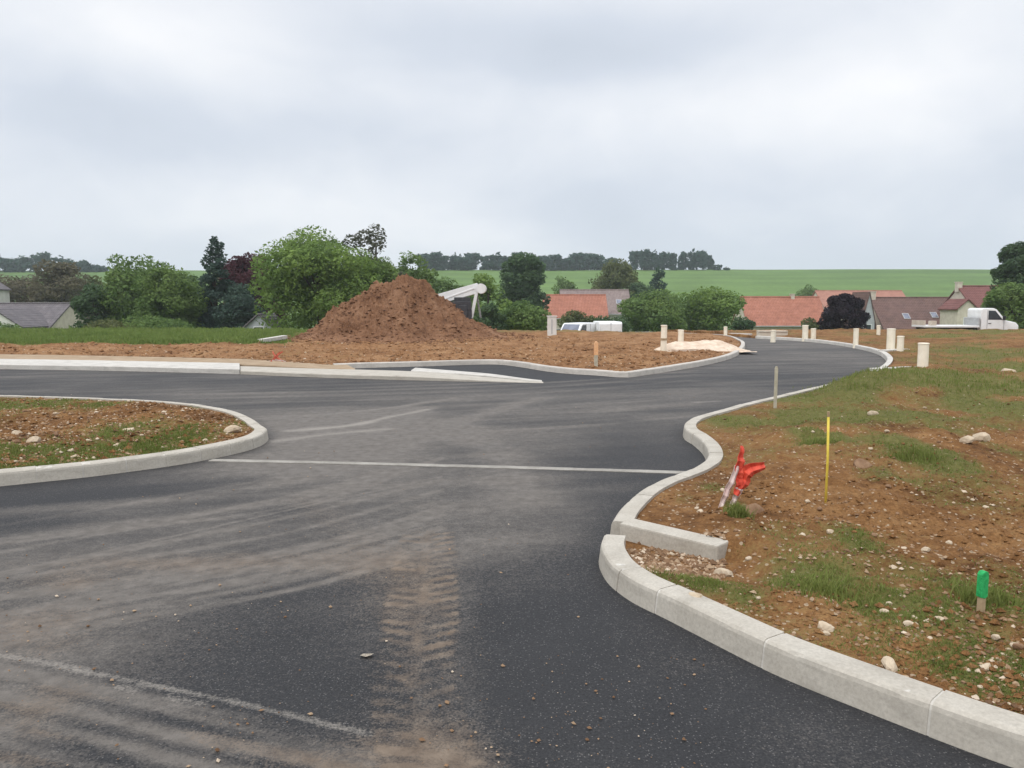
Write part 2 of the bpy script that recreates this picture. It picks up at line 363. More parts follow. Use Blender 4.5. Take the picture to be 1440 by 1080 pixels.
def kerb_run(label, P, side, lens, parts=True, gap=.011, mat='kerb'):
    L = arclen(P); mid = sample(P, L, L[-1]/2)
    root = thing('kerb', label, 'kerb', (mid[0], mid[1], 0), kind='thing') if parts else None
    one = MB(); s = 0; k = 0
    while s < L[-1] - .05:
        l = lens[k % len(lens)]; e = min(s + l, L[-1]); k += 1
        V, Fc = sweep(P, L, s + gap/2, e - gap/2, side, PROF, random.uniform(-.003, .003), .05 if parts else .25)
        if parts:
            jx_, jy_ = random.uniform(-.0025, .0025), random.uniform(-.0025, .0025); V = [(a + jx_, b + jy_, c - (random.choice([0, 0, 0, 0, 0, 0, .003, .005]) if i % 8 in (3, 4, 5) and (i < 8 or i >= len(V) - 8 or random.random() < .3) else 0)) for i, (a, b, c) in enumerate(V)]
            m = MB(); m.add([(a - mid[0], b - mid[1], c) for a, b, c in V], Fc); m.build('kerb_stone', M['kerb'], root)
        else: one.add(V, Fc)
        s = e
    V, Fc = sweep(P, L, .01, L[-1] - .01, side, IPROF, 0, .1 if parts else .25)
    mo = MB(); mo.add([(a - mid[0], b - mid[1], c) if parts else (a, b, c) for a, b, c in V], Fc)
    if parts: mo.build('mortar', M['mortar'], root); return root
    o = one.build('kerb', M[mat]); tag(o, label, 'kerb', kind='thing'); mo.build('mortar', M['mortar'], o); return o

kerb_run('curved pale kerb nearest the viewer, ending beside the short kerb return', K1[::1], 1, [.72, .36, .72, .72, .38, .36])
kerb_run('S-shaped pale kerb beyond the white cross line, edging the grassy verge', K2, -1, [.5, .35, .35])
kerb_run('pale kerb rounding the tip of the grassy island', K3, 1, [.38])
kerb_run('pale kerb behind the dark lay-by, bending round to the soil plot', K5, 1, [1.0], False, .007, 'kerb_pale')
kerb_run('pale kerb around the outside of the far road bend', K6, -1, [1.0], False, .007, 'concrete_white')
# straight return pieces
def ret(label, a, b, w=.16, h=.15, mat='kerb', zb=0.):
    a = np.array(a); b = np.array(b); L = float(np.linalg.norm(b - a)); ang = math.atan2(b[1]-a[1], b[0]-a[0])
    m = MB(); n = max(1, round(L / 1.0))
    for k in range(n): m.box((k*L/n + .003, -w/2, -.15), ((k+1)*L/n - .003, w/2, h))
    o = m.build('edging_block', M[mat], None, .012); o.location = (a[0], a[1], zb + float(drop(a[1]))); o.rotation_euler = (0,0,ang)
    return tag(o, label, 'kerb', kind='thing')
ret('straight pale kerb return running into the verge from the gap between the two near kerbs', gp(868,731,.13) + np.array([.06,-.03]), gp(1019,765,.13), .17, .135)
ret('lower pale kerb return beside the tallest cream pipe at the far bend', gp(1228,527), gp(1290,524), .3, .15, 'concrete_white')
ret('upper pale kerb return behind the far bend, below the pair of cream pipes', gp(1240,499), gp(1273,497), .3, .16, 'concrete_white')
ret('thin pale kerb line across the end of the far road', gp(1026,472), gp(1056,473), .3, .14, 'concrete_white')

# ------------------------------------------------------------------ soil sheets
def graded(a, b, s0, g, c=0.):
    out = [a]
    while out[-1] < b: out.append(out[-1] + max(s0, g * abs(out[-1] - c)))
    return np.array(out)
def sym(a, b, s0, g):
    p = graded(0, max(abs(a), abs(b)), s0, g); q = np.concatenate([-p[::-1], p[1:]]); return q[(q >= a - 1) & (q <= b + 1)]
def blobs(x, y, lst):
    g = np.zeros(np.shape(x))
    for (a, b, ra, rb, w) in lst:
        c = gp(a, b, .1); e = gp(a + ra, b, .1); f1 = gp(a, b - rb, .1)
        rx = abs(e[0] - c[0]); ry = max(.25, abs(f1[1] - c[1]))
        g = np.maximum(g, w * np.exp(-(((x - c[0]) / rx)**2 + ((y - c[1]) / ry)**2)))
    return g
GR = [(1190,552,80,14,1.),(1330,548,120,12,.85),(1160,585,60,16,.75),(1150,628,30,12,1.),(1215,590,50,20,.55),(1400,572,60,14,.8),(1290,645,45,22,1.),(1330,610,40,10,.6),(1240,680,40,10,.5),
      (1145,822,60,16,.95),(1230,850,70,16,.75),(1290,860,50,12,.6),(1400,848,60,18,.75),(1205,762,30,12,.6),(1000,822,60,14,.65),(940,800,40,10,.5),(1045,840,40,12,.6),(1430,965,70,22,.95),(1370,962,40,14,.5),
      (1040,590,50,8,.8),(1000,690,26,9,.5),(962,700,26,8,.5),(1035,722,12,10,1.),(1380,495,90,12,.55),(1440,520,80,10,.6),(1330,475,100,5,.45),(1420,470,80,4,.6),(1440,640,40,18,.6),(1395,606,30,8,.5),(1120,560,40,8,.8)]
GL = [(45,573,60,12,.9),(130,578,50,10,.7),(300,572,40,6,.6),(165,618,30,12,.6),(270,618,50,14,.8),(200,640,90,12,.75),(60,650,80,14,.8),(-150,600,150,40,.7),(20,660,90,12,.8),(320,610,26,10,.5),(-80,655,100,20,.8)]
def green_right(x, y):
    g = blobs(x, y, GR); n = fbm(x*1.8, y*1.8, 5, 4); return np.clip(g * (.35 + 1.3 * n) * 1.30 - .10 + .60 * sstep(.38, .68, fbm(x*.8, y*.8, 31, 5)) * (.3 + n) + .40 * sstep(8.5, 12, y) * sstep(24, 15, y) * sstep(.36, .6, fbm(x*.7, y*.7, 35, 4)), 0, 1)
def green_isl(x, y):
    g = blobs(x, y, GL); n = fbm(x*1.6, y*1.6, 6, 4); return np.clip(g * (.3 + 1.3 * n) * 1.4 - .05 + .55 * sstep(.38, .66, fbm(x*.9, y*.9, 32, 4)) * (.4 + n), 0, 1)
def green_far(x, y):
    e = -9.5 - (y - 34) * .22 + 2.5 * (fbm(y*.4, x*.1, 8, 2) - .5)
    left = sstep(e + 1.5, e - 1.5, x) * sstep(28.2, 30.2, y + 1.8 * (fbm(x*.35, y*.6, 9, 3) - .5))
    crest = .55 * sstep(38, 42, y) * sstep(.4, .6, fbm(x*.5, y*.5, 12, 3)) * sstep(-8, -2, x)
    sp = .5 * sstep(.60, .75, fbm(x*.8, y*.8, 14, 4))
    return np.clip(np.maximum(np.maximum(left * (.75 + .5 * fbm(x, y, 3, 3)), crest), sp * .5), 0, 1)
# polygons (road side = kerb face)
Ra = [np.array(p) for p in K1[::-1][::6]] + [np.array(p) for p in K2[::4]] + [np.array(p) for p in K6[::2]] + far_right
POLY_R = np.array(Ra + [np.array([48., 64.]), np.array([48., -3.]), np.array([3., -3.]), np.array([2.6, 1.])])
POLY_I = np.array([np.array(p) for p in K3[::4]] + [np.array([-30., 19.]), np.array([-30., 5.5])])
POLY_F = np.array([np.array(p) for p in TANb[:-1]] + [np.array(p) for p in K5[::2]] + far_left + [np.array([-70., 64.]), np.array([-70., 26.])])
KR_ALL = [K1[::8], K2[::6], K6[::3]]
def kd(x, y, lst):
    d = np.full(np.shape(x), 1e9)
    for P in lst: d = np.minimum(d, seg_dist(x, y, P)[0])
    return d
def clods(x, y, s=0):
    a = np.abs(fbm(x*3.1, y*3.1, 40+s, 4, .6) - .5) * 2; b = fbm(x*.6, y*.6, 50+s, 3); c = fbm(x*11, y*11, 60+s, 3, .6)
    e = np.abs(fbm(x*1.3, y*1.3, 80+s, 3) - .5) * 2
    return (a - .25) * .10 + (b - .5) * .24 + (c - .5) * .05 + (e - .3) * .08
def z_right(x, y):
    d = kd(x, y, KR_ALL); w = sstep(.14, .9, d)
    hump = .20 * np.exp(-(((x - 7.6)/2.6)**2 + ((y - 15.6)/2.2)**2)) + .27 * np.exp(-(((x - 6.5)/1.3)**2 + ((y - 13.8)/1.4)**2)) + .12 * sstep(3, 9, d) + .16 * np.exp(-(((x - 3.2)/1.6)**2 + ((y - 7.4)/1.8)**2))
    rd = seg_dist(x, y, np.array([gp(868,731,.13), gp(1019,765,.13)]))[0]; ry_ = np.interp(x, [.3, .75, 1.42, 1.7], [5.5, 5.43, 4.87, 4.75])
    pit = -.085 * sstep(.0, -.07, y - ry_ + .05) * sstep(.75, .25, rd) * sstep(1.62, 1.38, x)
    tuck = -.45 * sstep(52, 60, y)
    return np.maximum(drop(y) + KH - .025 + w * (clods(x, y) * (1 + pit * 9) + hump * (1 + pit * 11) + .01) + pit + (1 - w) * .018 * (fbm(x*9, y*9, 71, 3) - .5), drop(y) + .015) + tuck
def z_isl(x, y):
    d = kd(x, y, [K3[::5]]); w = sstep(.14, .8, d)
    return drop(y) + KH - .022 + w * (clods(x, y, 3) * .8 + .07) + (1 - w) * .015 * (fbm(x*9, y*9, 72, 3) - .5)
def z_far(x, y):
    d = kd(x, y, [np.array(TANb), K5[::3]]); w = sstep(.14, 1.2, d)
    return drop(y) + KH - .03 + w * (clods(x, y, 5) + .06) - .45 * sstep(52, 60, y)
def sheet(name, poly, xs, ys, zf, gf, mat, kl, sf=None):
    X, Y = np.meshgrid(xs, ys); nx, ny = len(xs), len(ys)
    jx = (np.gradient(xs)[None, :] * (NR.rand(ny, nx) - .5) * .5); jy = (np.gradient(ys)[:, None] * (NR.rand(ny, nx) - .5) * .5)
    X = X + jx; Y = Y + jy; x = X.ravel(); y = Y.ravel(); ins = inside(x, y, poly); ins[ins] = kd(x[ins], y[ins], kl) > .055
    idx = np.arange(nx*ny).reshape(ny, nx)
    q = np.stack([idx[:-1,:-1], idx[:-1,1:], idx[1:,1:], idx[1:,:-1]], -1).reshape(-1, 4); q = q[ins[q].all(1)]
    used = np.unique(q); mp = np.full(nx*ny, -1); mp[used] = np.arange(len(used)); x, y = x[used], y[used]
    q = mp[q]; e = np.concatenate([q[:, [0,1]], q[:, [1,2]], q[:, [2,3]], q[:, [3,0]]]); key = np.sort(e, 1); key = key[:, 0].astype(np.int64) * 10000000 + key[:, 1]
    u_, inv, ct = np.unique(key, return_inverse=True, return_counts=True); e = e[ct[inv] == 1]; n0 = len(x)
    q = np.concatenate([q, np.stack([e[:, 1], e[:, 0], e[:, 0] + n0, e[:, 1] + n0], 1)]); zz = zf(x, y); x = np.concatenate([x, x]); y = np.concatenate([y, y]); zz = np.concatenate([zz, zz - .3])
    used = np.unique(q); mp = np.full(len(x), -1); mp[used] = np.arange(len(used)); x, y, zz = x[used], y[used], zz[used]
    me = np_quads(name, np.stack([x, y, zz], 1), mp[q], True)
    attr(me, 'green', gf(x, y)); attr(me, 'sandy', sf(x, y) if sf else np.zeros(len(x)))
    return struct(link(name, me, mat))
sheet('soil_verge', POLY_R, graded(.3, 48, .03, .0105, .3), graded(-3, 63, .032, .0085), z_right, green_right, M['soil'], [K1[::3], K2[::3], K6])
sheet('soil_island', POLY_I, sym(-30, -1, .05, .009), graded(5, 20, .05, .0075), z_isl, green_isl, M['soil'], [K3[::3]])
sheet('soil_plot', POLY_F, sym(-70, 14, .13, .006), graded(15, 63, .1, .006), z_far, green_far, M['soil_far'], [K5])

# terrain to the horizon
xs = sym(-1800, 1800, 2., .05); ys = np.concatenate([graded(-80, 40, 4, .0), graded(41, 520, 1.5, .012), np.array([560, 620, 700, 900, 1300, 2000, 3500.])])
X, Y = np.meshgrid(xs, ys); x, y = X.ravel(), Y.ravel()
z = drop(y) - .35 * sstep(66, 56, y) + 1.6 * (fbm(x*.006, y*.004, 77, 3) - .5) * sstep(160, 330, y) + .25 * (fbm(x*.08, y*.08, 78, 3) - .5) * sstep(60, 80, y)
nx, ny = len(xs), len(ys); idx = np.arange(nx*ny).reshape(ny, nx)
struct(link('ground', np_quads('ground', np.stack([x, y, z], 1), np.stack([idx[:-1,:-1], idx[:-1,1:], idx[1:,1:], idx[1:,:-1]], -1).reshape(-1, 4), True), M['field']))

# ------------------------------------------------------------------ road with its dust, mud and painted far sheen
xs = np.concatenate([-graded(3.2, 60, .03, .02, 1.8)[::-1], np.arange(-3.18, 2.6, .02), graded(2.6, 26, .03, .02, 1.3)])
ys = np.concatenate([np.arange(-4, 2.2, .25), graded(2.2, 63, .015, .0065)])
X, Y = np.meshgrid(xs, ys); x, y = X.ravel(), Y.ravel()
def line(pts, w, soft=1.):
    d, s = seg_dist(x, y, catmull(px(pts), .15)); wob = (fbm(x*3, y*3, 21, 3) - .5) * w * .9
    return np.exp(-((d + wob) / w) ** 2) * soft
dust_sheen = .20 + .95 * (fbm(x*.5, y*.5, 1, 4) - .42)
st1 = fbm(x*.35 + y*.25, y*3.2 - x*.9, 2, 4); dust_sheen = dust_sheen + 1.1 * (st1 - .5)
mid = blobs(x, y, [(560,690,330,60,.65),(480,600,190,34,1.0),(700,610,200,40,.35),(250,740,260,60,.7),(60,760,200,60,.5),(760,560,260,30,.3),(60,860,260,90,.7),(200,545,400,14,.15)])
dust_sheen = dust_sheen * .5 + mid * (.4 + .9 * fbm(x*1.2, y*1.2, 3, 4))
for pts, w, a in [([(400,604),(480,598),(540,585),(600,574)], .16, .9), ([(380,622),(460,612),(540,606)], .16, .7), ([(420,590),(520,578),(640,560)], .1, .5),
                  ([(640,600),(700,640),(735,700)], .3, .35), ([(520,640),(620,600),(760,560)], .2, .35), ([(0,760),(200,735),(420,700),(560,660)], .14, .35), ([(0,720),(260,700),(480,660),(600,610)], .18, .3)]:
    dust_sheen = dust_sheen + line(pts, w, a)
for k in range(26):                                  # tyre sweeps round the junction
    y0 = random.uniform(690, 860); c = random.uniform(-12, 18)
    dust_sheen = dust_sheen + line([(-40, y0 + 50 + c), (180, y0 + 18), (420, y0 - 22 - c), (620, y0 - 80)], random.uniform(.015, .05), random.uniform(.12, .34))
for k in range(12):
    y0 = random.uniform(545, 620)
    dust_sheen = dust_sheen + line([(250, y0), (520, y0 - 6), (760, y0 - 16), (980, y0 - 34)], random.uniform(.05, .14), random.uniform(.1, .25))
pale = .95 * line([(-60,912),(60,930),(180,956),(300,980),(420,1008),(520,1032)], .026, .72) * (.55 + .6 * fbm(x*4, y*4, 33, 4)) + line([(150,962),(290,992)], .03, .5) * sstep(.4, .6, fbm(x*9, y*9, 34, 3))
pale = pale + line([(405,606),(490,599),(545,587),(600,576)], .11, .62) + line([(385,621),(460,611),(545,604)], .12, .5) + line([(430,585),(520,577),(600,565)], .1, .35) + .35 * blobs(x, y, [(470,598,90,22,1.)]) * fbm(x*1.5, y*3, 36, 4) + line([(980,566),(1010,564)], .1, .5)
ap, bp = gp(-60, 918), gp(560, 1045); nrm = np.array([-(bp-ap)[1], (bp-ap)[0]]); nrm /= np.linalg.norm(nrm)
below = sstep(.03, -.06, (x - ap[0]) * nrm[0] + (y - ap[1]) * nrm[1]) * sstep(.75, .05, x)
tx = (nrm[1]*x - nrm[0]*y); ty = (nrm[0]*x + nrm[1]*y); strk = fbm(tx*1.3, ty*16, 45, 4); dust_sheen = dust_sheen + below * (.10 + 1.5 * (strk - .32))
mud = below * .38 * sstep(.48, .72, fbm(tx*1.6, ty*11, 43, 4)) + blobs(x, y, [(110,790,90,16,.55),(200,770,160,18,.35),(300,770,280,14,.45),(40,860,130,40,.45),(60,960,60,30,.5),(610,1040,90,50,.75),(600,1075,120,40,.75),(480,1060,160,40,.4)]) * (.25 + 1.2 * fbm(x*5, y*5, 44, 4))
# the lugged tyre print
TRK = catmull(px([(606,735),(600,770),(594,830),(588,900),(582,960),(590,1020),(612,1090)]), .05)
d, s = seg_dist(x, y, TRK); cx = np.interp(y, TRK[::-1, 1], TRK[::-1, 0]); lat = x - cx
lat = lat + .05 * (fbm(x*3, y*3, 61, 3) - .5)
fade = sstep(.0, .4, s) * (.72 + .28 * sstep(.5, 2.2, s))
wob = .012 * (fbm(x*9, y*9, 63, 2) - .5)
band = sstep(.235, .175, np.abs(lat + wob*2)) * fade
ph = (s + np.abs(lat) * .42 + wob + .06 * (lat > 0)) / .115
lug = sstep(.30, .18, np.abs((ph % 1) - .5) + .10 * (fbm(x*16, y*16, 68, 2) - .5)) * sstep(.028, .05, np.abs(lat)) * sstep(.205, .18, np.abs(lat + wob))
ctr = sstep(.05, .015, np.abs(lat)) * fade
brk = sstep(.28, .62, fbm(x*4.5, y*4.5, 65, 4))
mud = mud * (1 - .45 * band) + band * .12 + lug * fade * .66 * brk * (.55 + .9 * fbm(x*2.2, y*2.2, 69, 3)) * np.where(lat > 0, 1., .8) + ctr * .40 * brk + .25 * np.exp(-(lat/.42)**2) * fade * fbm(x*3, y*3, 66, 3) + line([(420,700),(520,780),(560,850)], .25, .22)
gap_ = band * (1 - lug) * (1 - ctr)
clean = np.clip(blobs(x, y, [(780,900,170,130,1.),(700,850,90,90,.7),(960,1010,160,110,.9),(880,620,90,28,.75),(940,632,50,14,.9),(330,870,200,60,.45),(440,950,110,60,.6)]) * sstep(.12, .4, np.abs(lat) + (lat < 0) * .35), 0, 1)
seam = gp(700, 764)[1]
clean = clean * sstep(seam + .05, seam - .04, y + .05 * fbm(x*3, y, 67, 3)) + np.clip(blobs(x, y, [(900,622,90,26,.7)]), 0, 1)
gut = np.exp(-(np.minimum(np.minimum(seg_dist(x, y, K1[::8])[0], seg_dist(x, y, K3[::5])[0]), seg_dist(x, y, K2[::6])[0]) / .25)**2)
dust_sheen = np.clip(dust_sheen, 0, 1.1) * (1 - .3 * gap_) * (1 - .92 * clean) * (1 - .5 * gut); mud = np.clip(mud, 0, 1.2) * (1 - .55 * clean)
dust_sheen = np.clip(dust_sheen + .16 * sstep(5, 12, y) + .22 * sstep(12, 28, y), 0, 1.2)  # lightens the road with distance: grazing sheen painted into the colour
lay = inside(x, y, np.array([np.array(p) for p in K5[:70:2]] + px([(883,531),(762,537),(581,522)])))
dust_sheen = np.where(lay, dust_sheen * .25, dust_sheen)
nx, ny = len(xs), len(ys); idx = np.arange(nx*ny).reshape(ny, nx)
zr = drop(y) - .45 * sstep(52, 60, y) + .012 * (fbm(x*.4, y*.4, 91, 2) - .5)
me = np_quads('road', np.stack([x, y, zr], 1), np.stack([idx[:-1,:-1], idx[:-1,1:], idx[1:,1:], idx[1:,:-1]], -1).reshape(-1, 4), True)
attr(me, 'dust_sheen', dust_sheen); attr(me, 'mud', mud); attr(me, 'pale', np.clip(pale, 0, 1)); struct(link('road', me, M['asphalt']))

# flat flush strips and the pavement slab
def slab(name, front, back, h0, h1, mat, base=-.1):
    n = len(front); V = []; Fc = []
    for i in range(n):
        h = h0 + (h1 - h0) * sstep(.55, 1., i / (n-1)); d0 = float(drop(front[i][1]))
        V += [(front[i][0], front[i][1], base), (front[i][0], front[i][1], d0 + h - .015), (front[i][0], front[i][1] + .02, d0 + h), (back[i][0], back[i][1], d0 + h), (back[i][0], back[i][1], base)]
    for i in range(n-1):
        for k in range(4): a = i*5 + k; Fc.append((a, a+5, a+6, a+1))
    Fc.append((0,1,2,3,4)); Fc.append(tuple((n-1)*5 + k for k in (4,3,2,1,0)))
    m = MB(); m.add(V, Fc); return m.build(name, mat)
def resamp(P, n):
    P = catmull(P, .2); L = arclen(P); return [sample(P, L, s) for s in np.linspace(0, L[-1], n)]
def upto(P, n): return resamp(P, n)
struct(slab('pavement', resamp(PAVf[:5], 40), resamp(PAVb[:5], 40), .12, .12, M['concrete_white']))
kf, kb = px([(338,526.2),(440,530.5),(520,533),(600,535),(681,537),(764,538.6)]), px([(338,519.5),(440,523),(520,525),(600,528),(681,532.5),(764,537.6)])
o = slab('kerb', resamp(kf, 40), resamp(kb, 40), .085, .012, M['kerb']); tag(o, 'grey tapering kerb running from the white pavement edge to a point beside the lay-by', 'kerb', kind='thing')
o = slab('flush_band', resamp(px([(578,525.2),(665,531.2),(762,537.2)]), 30), resamp(px([(584,521.2),(665,527.8),(762,536.2)]), 30), .075, .024, M['concrete_white']); tag(o, 'short white band slanting along the front of the dark lay-by', 'road band', kind='thing')
tb = [p for p in TANb]; fb = resamp(PAVb[:5] + px([(440,522.6),(500,524.2)]), 40); tb = resamp(tb, 40)
struct(slab('path', [p + np.array([0,-.05]) for p in fb], tb, .10, .10, M['path']))
LA, LB = gp(296, 647.5), gp(966, 665)
def cband(a, b, w, z=.006, wav=.012):
    t = np.linspace(0, 1, 40); V = []; dirn = (b-a)/np.linalg.norm(b-a); nn = np.array([-dirn[1], dirn[0]])
    for k, u in enumerate(t):
        p = a + (b-a)*u + nn * (.08*math.sin(u*math.pi)*0.4)
        for s_ in (-1, 1):
            e = p + nn * s_ * (w/2 + wav * (random.random() - .5)); V.append((e[0], e[1], z))
    V2 = [(q[0], q[1], -.03) for q in V]; n = len(V); Fc = []
    for k in range(len(t)-1):
        Fc += [(2*k, 2*k+2, 2*k+3, 2*k+1), (2*k, n+2*k, n+2*k+2, 2*k+2), (2*k+1, 2*k+3, n+2*k+3, n+2*k+1)]
    m = MB(); m.add(V, Fc + []); m.add(V2, []); m.f = Fc; m.v = V + V2; return m
M['band'] = concrete('dusty_band', (.20,.185,.16), (.40,.375,.335)); o = cband(LA, LB, .115).build('flush_band', M['band']); tag(o, 'thin pale flush band laid straight across the asphalt road mouth', 'road band', kind='thing')

# ------------------------------------------------------------------ stones, pebbles, grass
def stone_mesh(name, seed, sub=2):
    bm = bmesh.new(); bmesh.ops.create_icosphere(bm, subdivisions=sub, radius=1); rs = np.random.RandomState(seed)
    pl = [(Vector(rs.randn(3)).normalized(), rs.uniform(.55, .85)) for _ in range(9)]
    for v in bm.verts:
        for n_, d_ in pl:
            e = v.co.dot(n_) - d_
            if e > 0: v.co -= n_ * e * .95
    me = bpy.data.meshes.new(name); bm.to_mesh(me); bm.free(); return me
SM = [stone_mesh('stone', k) for k in range(6)]
for me in SM[:4]: me.materials.append(M['limestone'])
for me in SM[4:]: me.materials.append(M['rock_brown'])
def put_stone(x, y, zf, r, k, label, group=None, flat=.6):
    o = bpy.data.objects.new('stone', SM[k]); COL.objects.link(o); z = float(zf(np.array([x]), np.array([y]))[0])
    o.location = (x, y, z + r * flat * .35); o.scale = (r, r * random.uniform(.65, .95), r * flat); o.rotation_euler = (random.uniform(-.3, .3), random.uniform(-.3, .3), random.uniform(0, 6.28))
    return tag(o, label, 'stone', group)
for (a, b, r, lab) in [(1378,618,.13,'biggest pale limestone lump, beside the green tuft at the verge edge'), (1418,524,.17,'flat pale stone lying alone on the far soil right of the cream pipes'),
                       (978,832,.055,'pale stone lying just behind the near kerb, below the kerb return'), (1302,766,.03,'white stone on bare soil above the green-topped stake'), (1228,584,.09,'cream stone among the grass behind the yellow rod'),
                       (1357,626,.09,'flat tan rock leaning against the biggest limestone lump'), (1212,660,.10,'dark brown clod right of the yellow rod'), (1062,715,.09,'tan clod on the soil beside the red plastic strips'),
                       (1128,746,.035,'small white stone between the kerb return and the yellow rod'), (1253,925,.05,'cream stone near the kerb joint, below the green-topped stake'), (1400,893,.03,'small white stone lying right below the green-topped stake'),
                       (1018,782,.07,'broken white stone at the outer end of the near kerb return'), (1163,875,.05,'tan stone between the two grass patches near the kerb')]:
    p = gp(a, b, .15); put_stone(p[0], p[1], z_right, r, 4 if 'clod' in lab else random.randint(0, 3), lab)
for (a, b, r, lab) in [(48,627,.075,'pale stone lying at the front of the grassy island'), (25,612,.07,'cream stone furthest along the front of the grassy island'), (180,610,.09,'tall tan stone standing mid-island beside a green tuft'), (327,604,.11,'flat pale stone at the tip of the grassy island')]:
    p = gp(a, b, .15); put_stone(p[0], p[1], z_isl, r, random.randint(0, 3), lab)
cnt = 0
while cnt < 110:
    a, b = random.uniform(880, 1480), random.uniform(545, 1010); p = gp(a, b, .12)
    if not inside(np.array([p[0]]), np.array([p[1]]), POLY_R)[0] or kd(np.array([p[0]]), np.array([p[1]]), KR_ALL)[0] < .3: continue
    put_stone(p[0], p[1], z_right, random.uniform(.009, .026) * (1 + p[1] * .055), random.choice([0,1,2,3,4,5,4]), 'small stone lying on the brown roadside verge', 'small stones scattered on the verge'); cnt += 1
cnt = 0
while cnt < 70:
    a, b = random.uniform(-40, 350), random.uniform(565, 665); p = gp(a, b, .12)
    if not inside(np.array([p[0]]), np.array([p[1]]), POLY_I)[0] or kd(np.array([p[0]]), np.array([p[1]]), [K3[::5]])[0] < .3: continue
    put_stone(p[0], p[1], z_isl, random.uniform(.02, .05), random.choice([0,1,4,4,5,5]), 'small tan stone lying on the grassy island', 'small stones scattered on the island'); cnt += 1
def pebbles(name, N, gen, zf, rlo, rhi):
    x, y = gen(N); z = zf(x, y); n = len(x)
    base = np.array([(1,0,0),(-1,0,0),(0,1,0),(0,-1,0),(0,0,1),(0,0,-1)], float)
    fc = np.array([(0,2,4),(2,1,4),(1,3,4),(3,0,4),(2,0,5),(1,2,5),(3,1,5),(0,3,5)])
    r = rlo * (rhi/rlo) ** (NR.rand(n)**2.2) ; a = NR.rand(n) * 6.283
    v = base[None] * (.6 + .7 * NR.rand(n, 6, 1)) * np.array([1, .8, .6])
    v = np.stack([v[...,0]*np.cos(a)[:,None] - v[...,1]*np.sin(a)[:,None], v[...,0]*np.sin(a)[:,None] + v[...,1]*np.cos(a)[:,None], v[...,2]], -1) * r[:,None,None]
    v += np.stack([x, y, z + r*.15], -1)[:, None]
    q = (fc[None] + (np.arange(n) * 6)[:, None, None]).reshape(-1, 3)
    o = link(name, np_quads(name, v.reshape(-1, 3), q), M['pebbles']); o['kind'] = 'stuff'; o['label'] = 'loose pebbles and crumbs of earth over the bare soil'; o['category'] = 'gravel'; return o
def in_px(poly, a0, a1, b0, b1, kl, dmin=.17, dens=None, pw=1.):
    def g(N):
        a = NR.uniform(a0, a1, N); b = b0 + (b1 - b0) * NR.rand(N) ** pw
        dx = (a - 720) / F; bb = -(b - 540) / F; dz = -ST + bb * CT; t = (.12 - CH) / dz; xx = dx * t; yy = (CT + bb * ST) * t
        k = inside(xx, yy, poly) & (kd(xx, yy, kl) > dmin)
        if dens is not None: k &= NR.rand(N) < dens(xx, yy)
        return xx[k], yy[k]
    return g
pebbles('gravel', 17000, in_px(POLY_R, 840, 1560, 520, 1100, KR_ALL, .17, lambda a, b: .35 + .65 * sstep(.4, .65, fbm(a*1.3, b*1.3, 81, 3))), z_right, .004, .022)
pebbles('gravel', 1600, in_px(POLY_R, 862, 1020, 752, 800, KR_ALL, .16), z_right, .008, .032)
pebbles('gravel', 7000, in_px(POLY_I, -150, 372, 558, 672, [K3[::5]]), z_isl, .010, .034)
pebbles('gravel', 6500, in_px(POLY_F, -100, 1050, 476, 530, [K5[::3]], .2), z_far, .015, .06)
road_poly = np.array([[-9., 2.4], [3.2, 2.4], [2., 6.], [9., 18.], [9., 30.], [-14., 20.], [-14., 14.]])
g0 = in_px(road_poly, -60, 1000, 545, 1078, [K1[::8], K3[::5], K2[::6]], .1)
def grit_gen(N):
    a, b = g0(N); k = ~inside(a, b, POLY_R) & ~inside(a, b, POLY_I) & (NR.rand(len(a)) < .15 + .85 * sstep(.5, .7, fbm(a*1.5, b*1.5, 86, 3))); return a[k], b[k]
gg = pebbles('grit', 1500, grit_gen, lambda a, b: np.full(np.shape(a), .004), .003, .014); gg['label'] = 'pale grit scattered over the asphalt'
for nm, N_, g_, zf_, lo_, hi_ in (('clods', 14000, in_px(POLY_R, 840, 1560, 500, 1100, KR_ALL, .22, lambda a, b: sstep(.42, .62, fbm(a*1.1, b*1.1, 88, 3))), z_right, .006, .030), ('clods', 3000, in_px(POLY_I, -150, 372, 558, 672, [K3[::5]], .2), z_isl, .012, .06), ('clods', 7000, in_px(POLY_F, -100, 1050, 474, 530, [K5[::3]], .3), z_far, .02, .11)):
    o = pebbles(nm, N_, g_, zf_, lo_, hi_); o.data.materials.clear(); o.data.materials.append(M['soil_far'] if zf_ is z_far else M['soil']); o['label'] = 'clods of earth strewn over the bare soil'; o['category'] = 'clods'
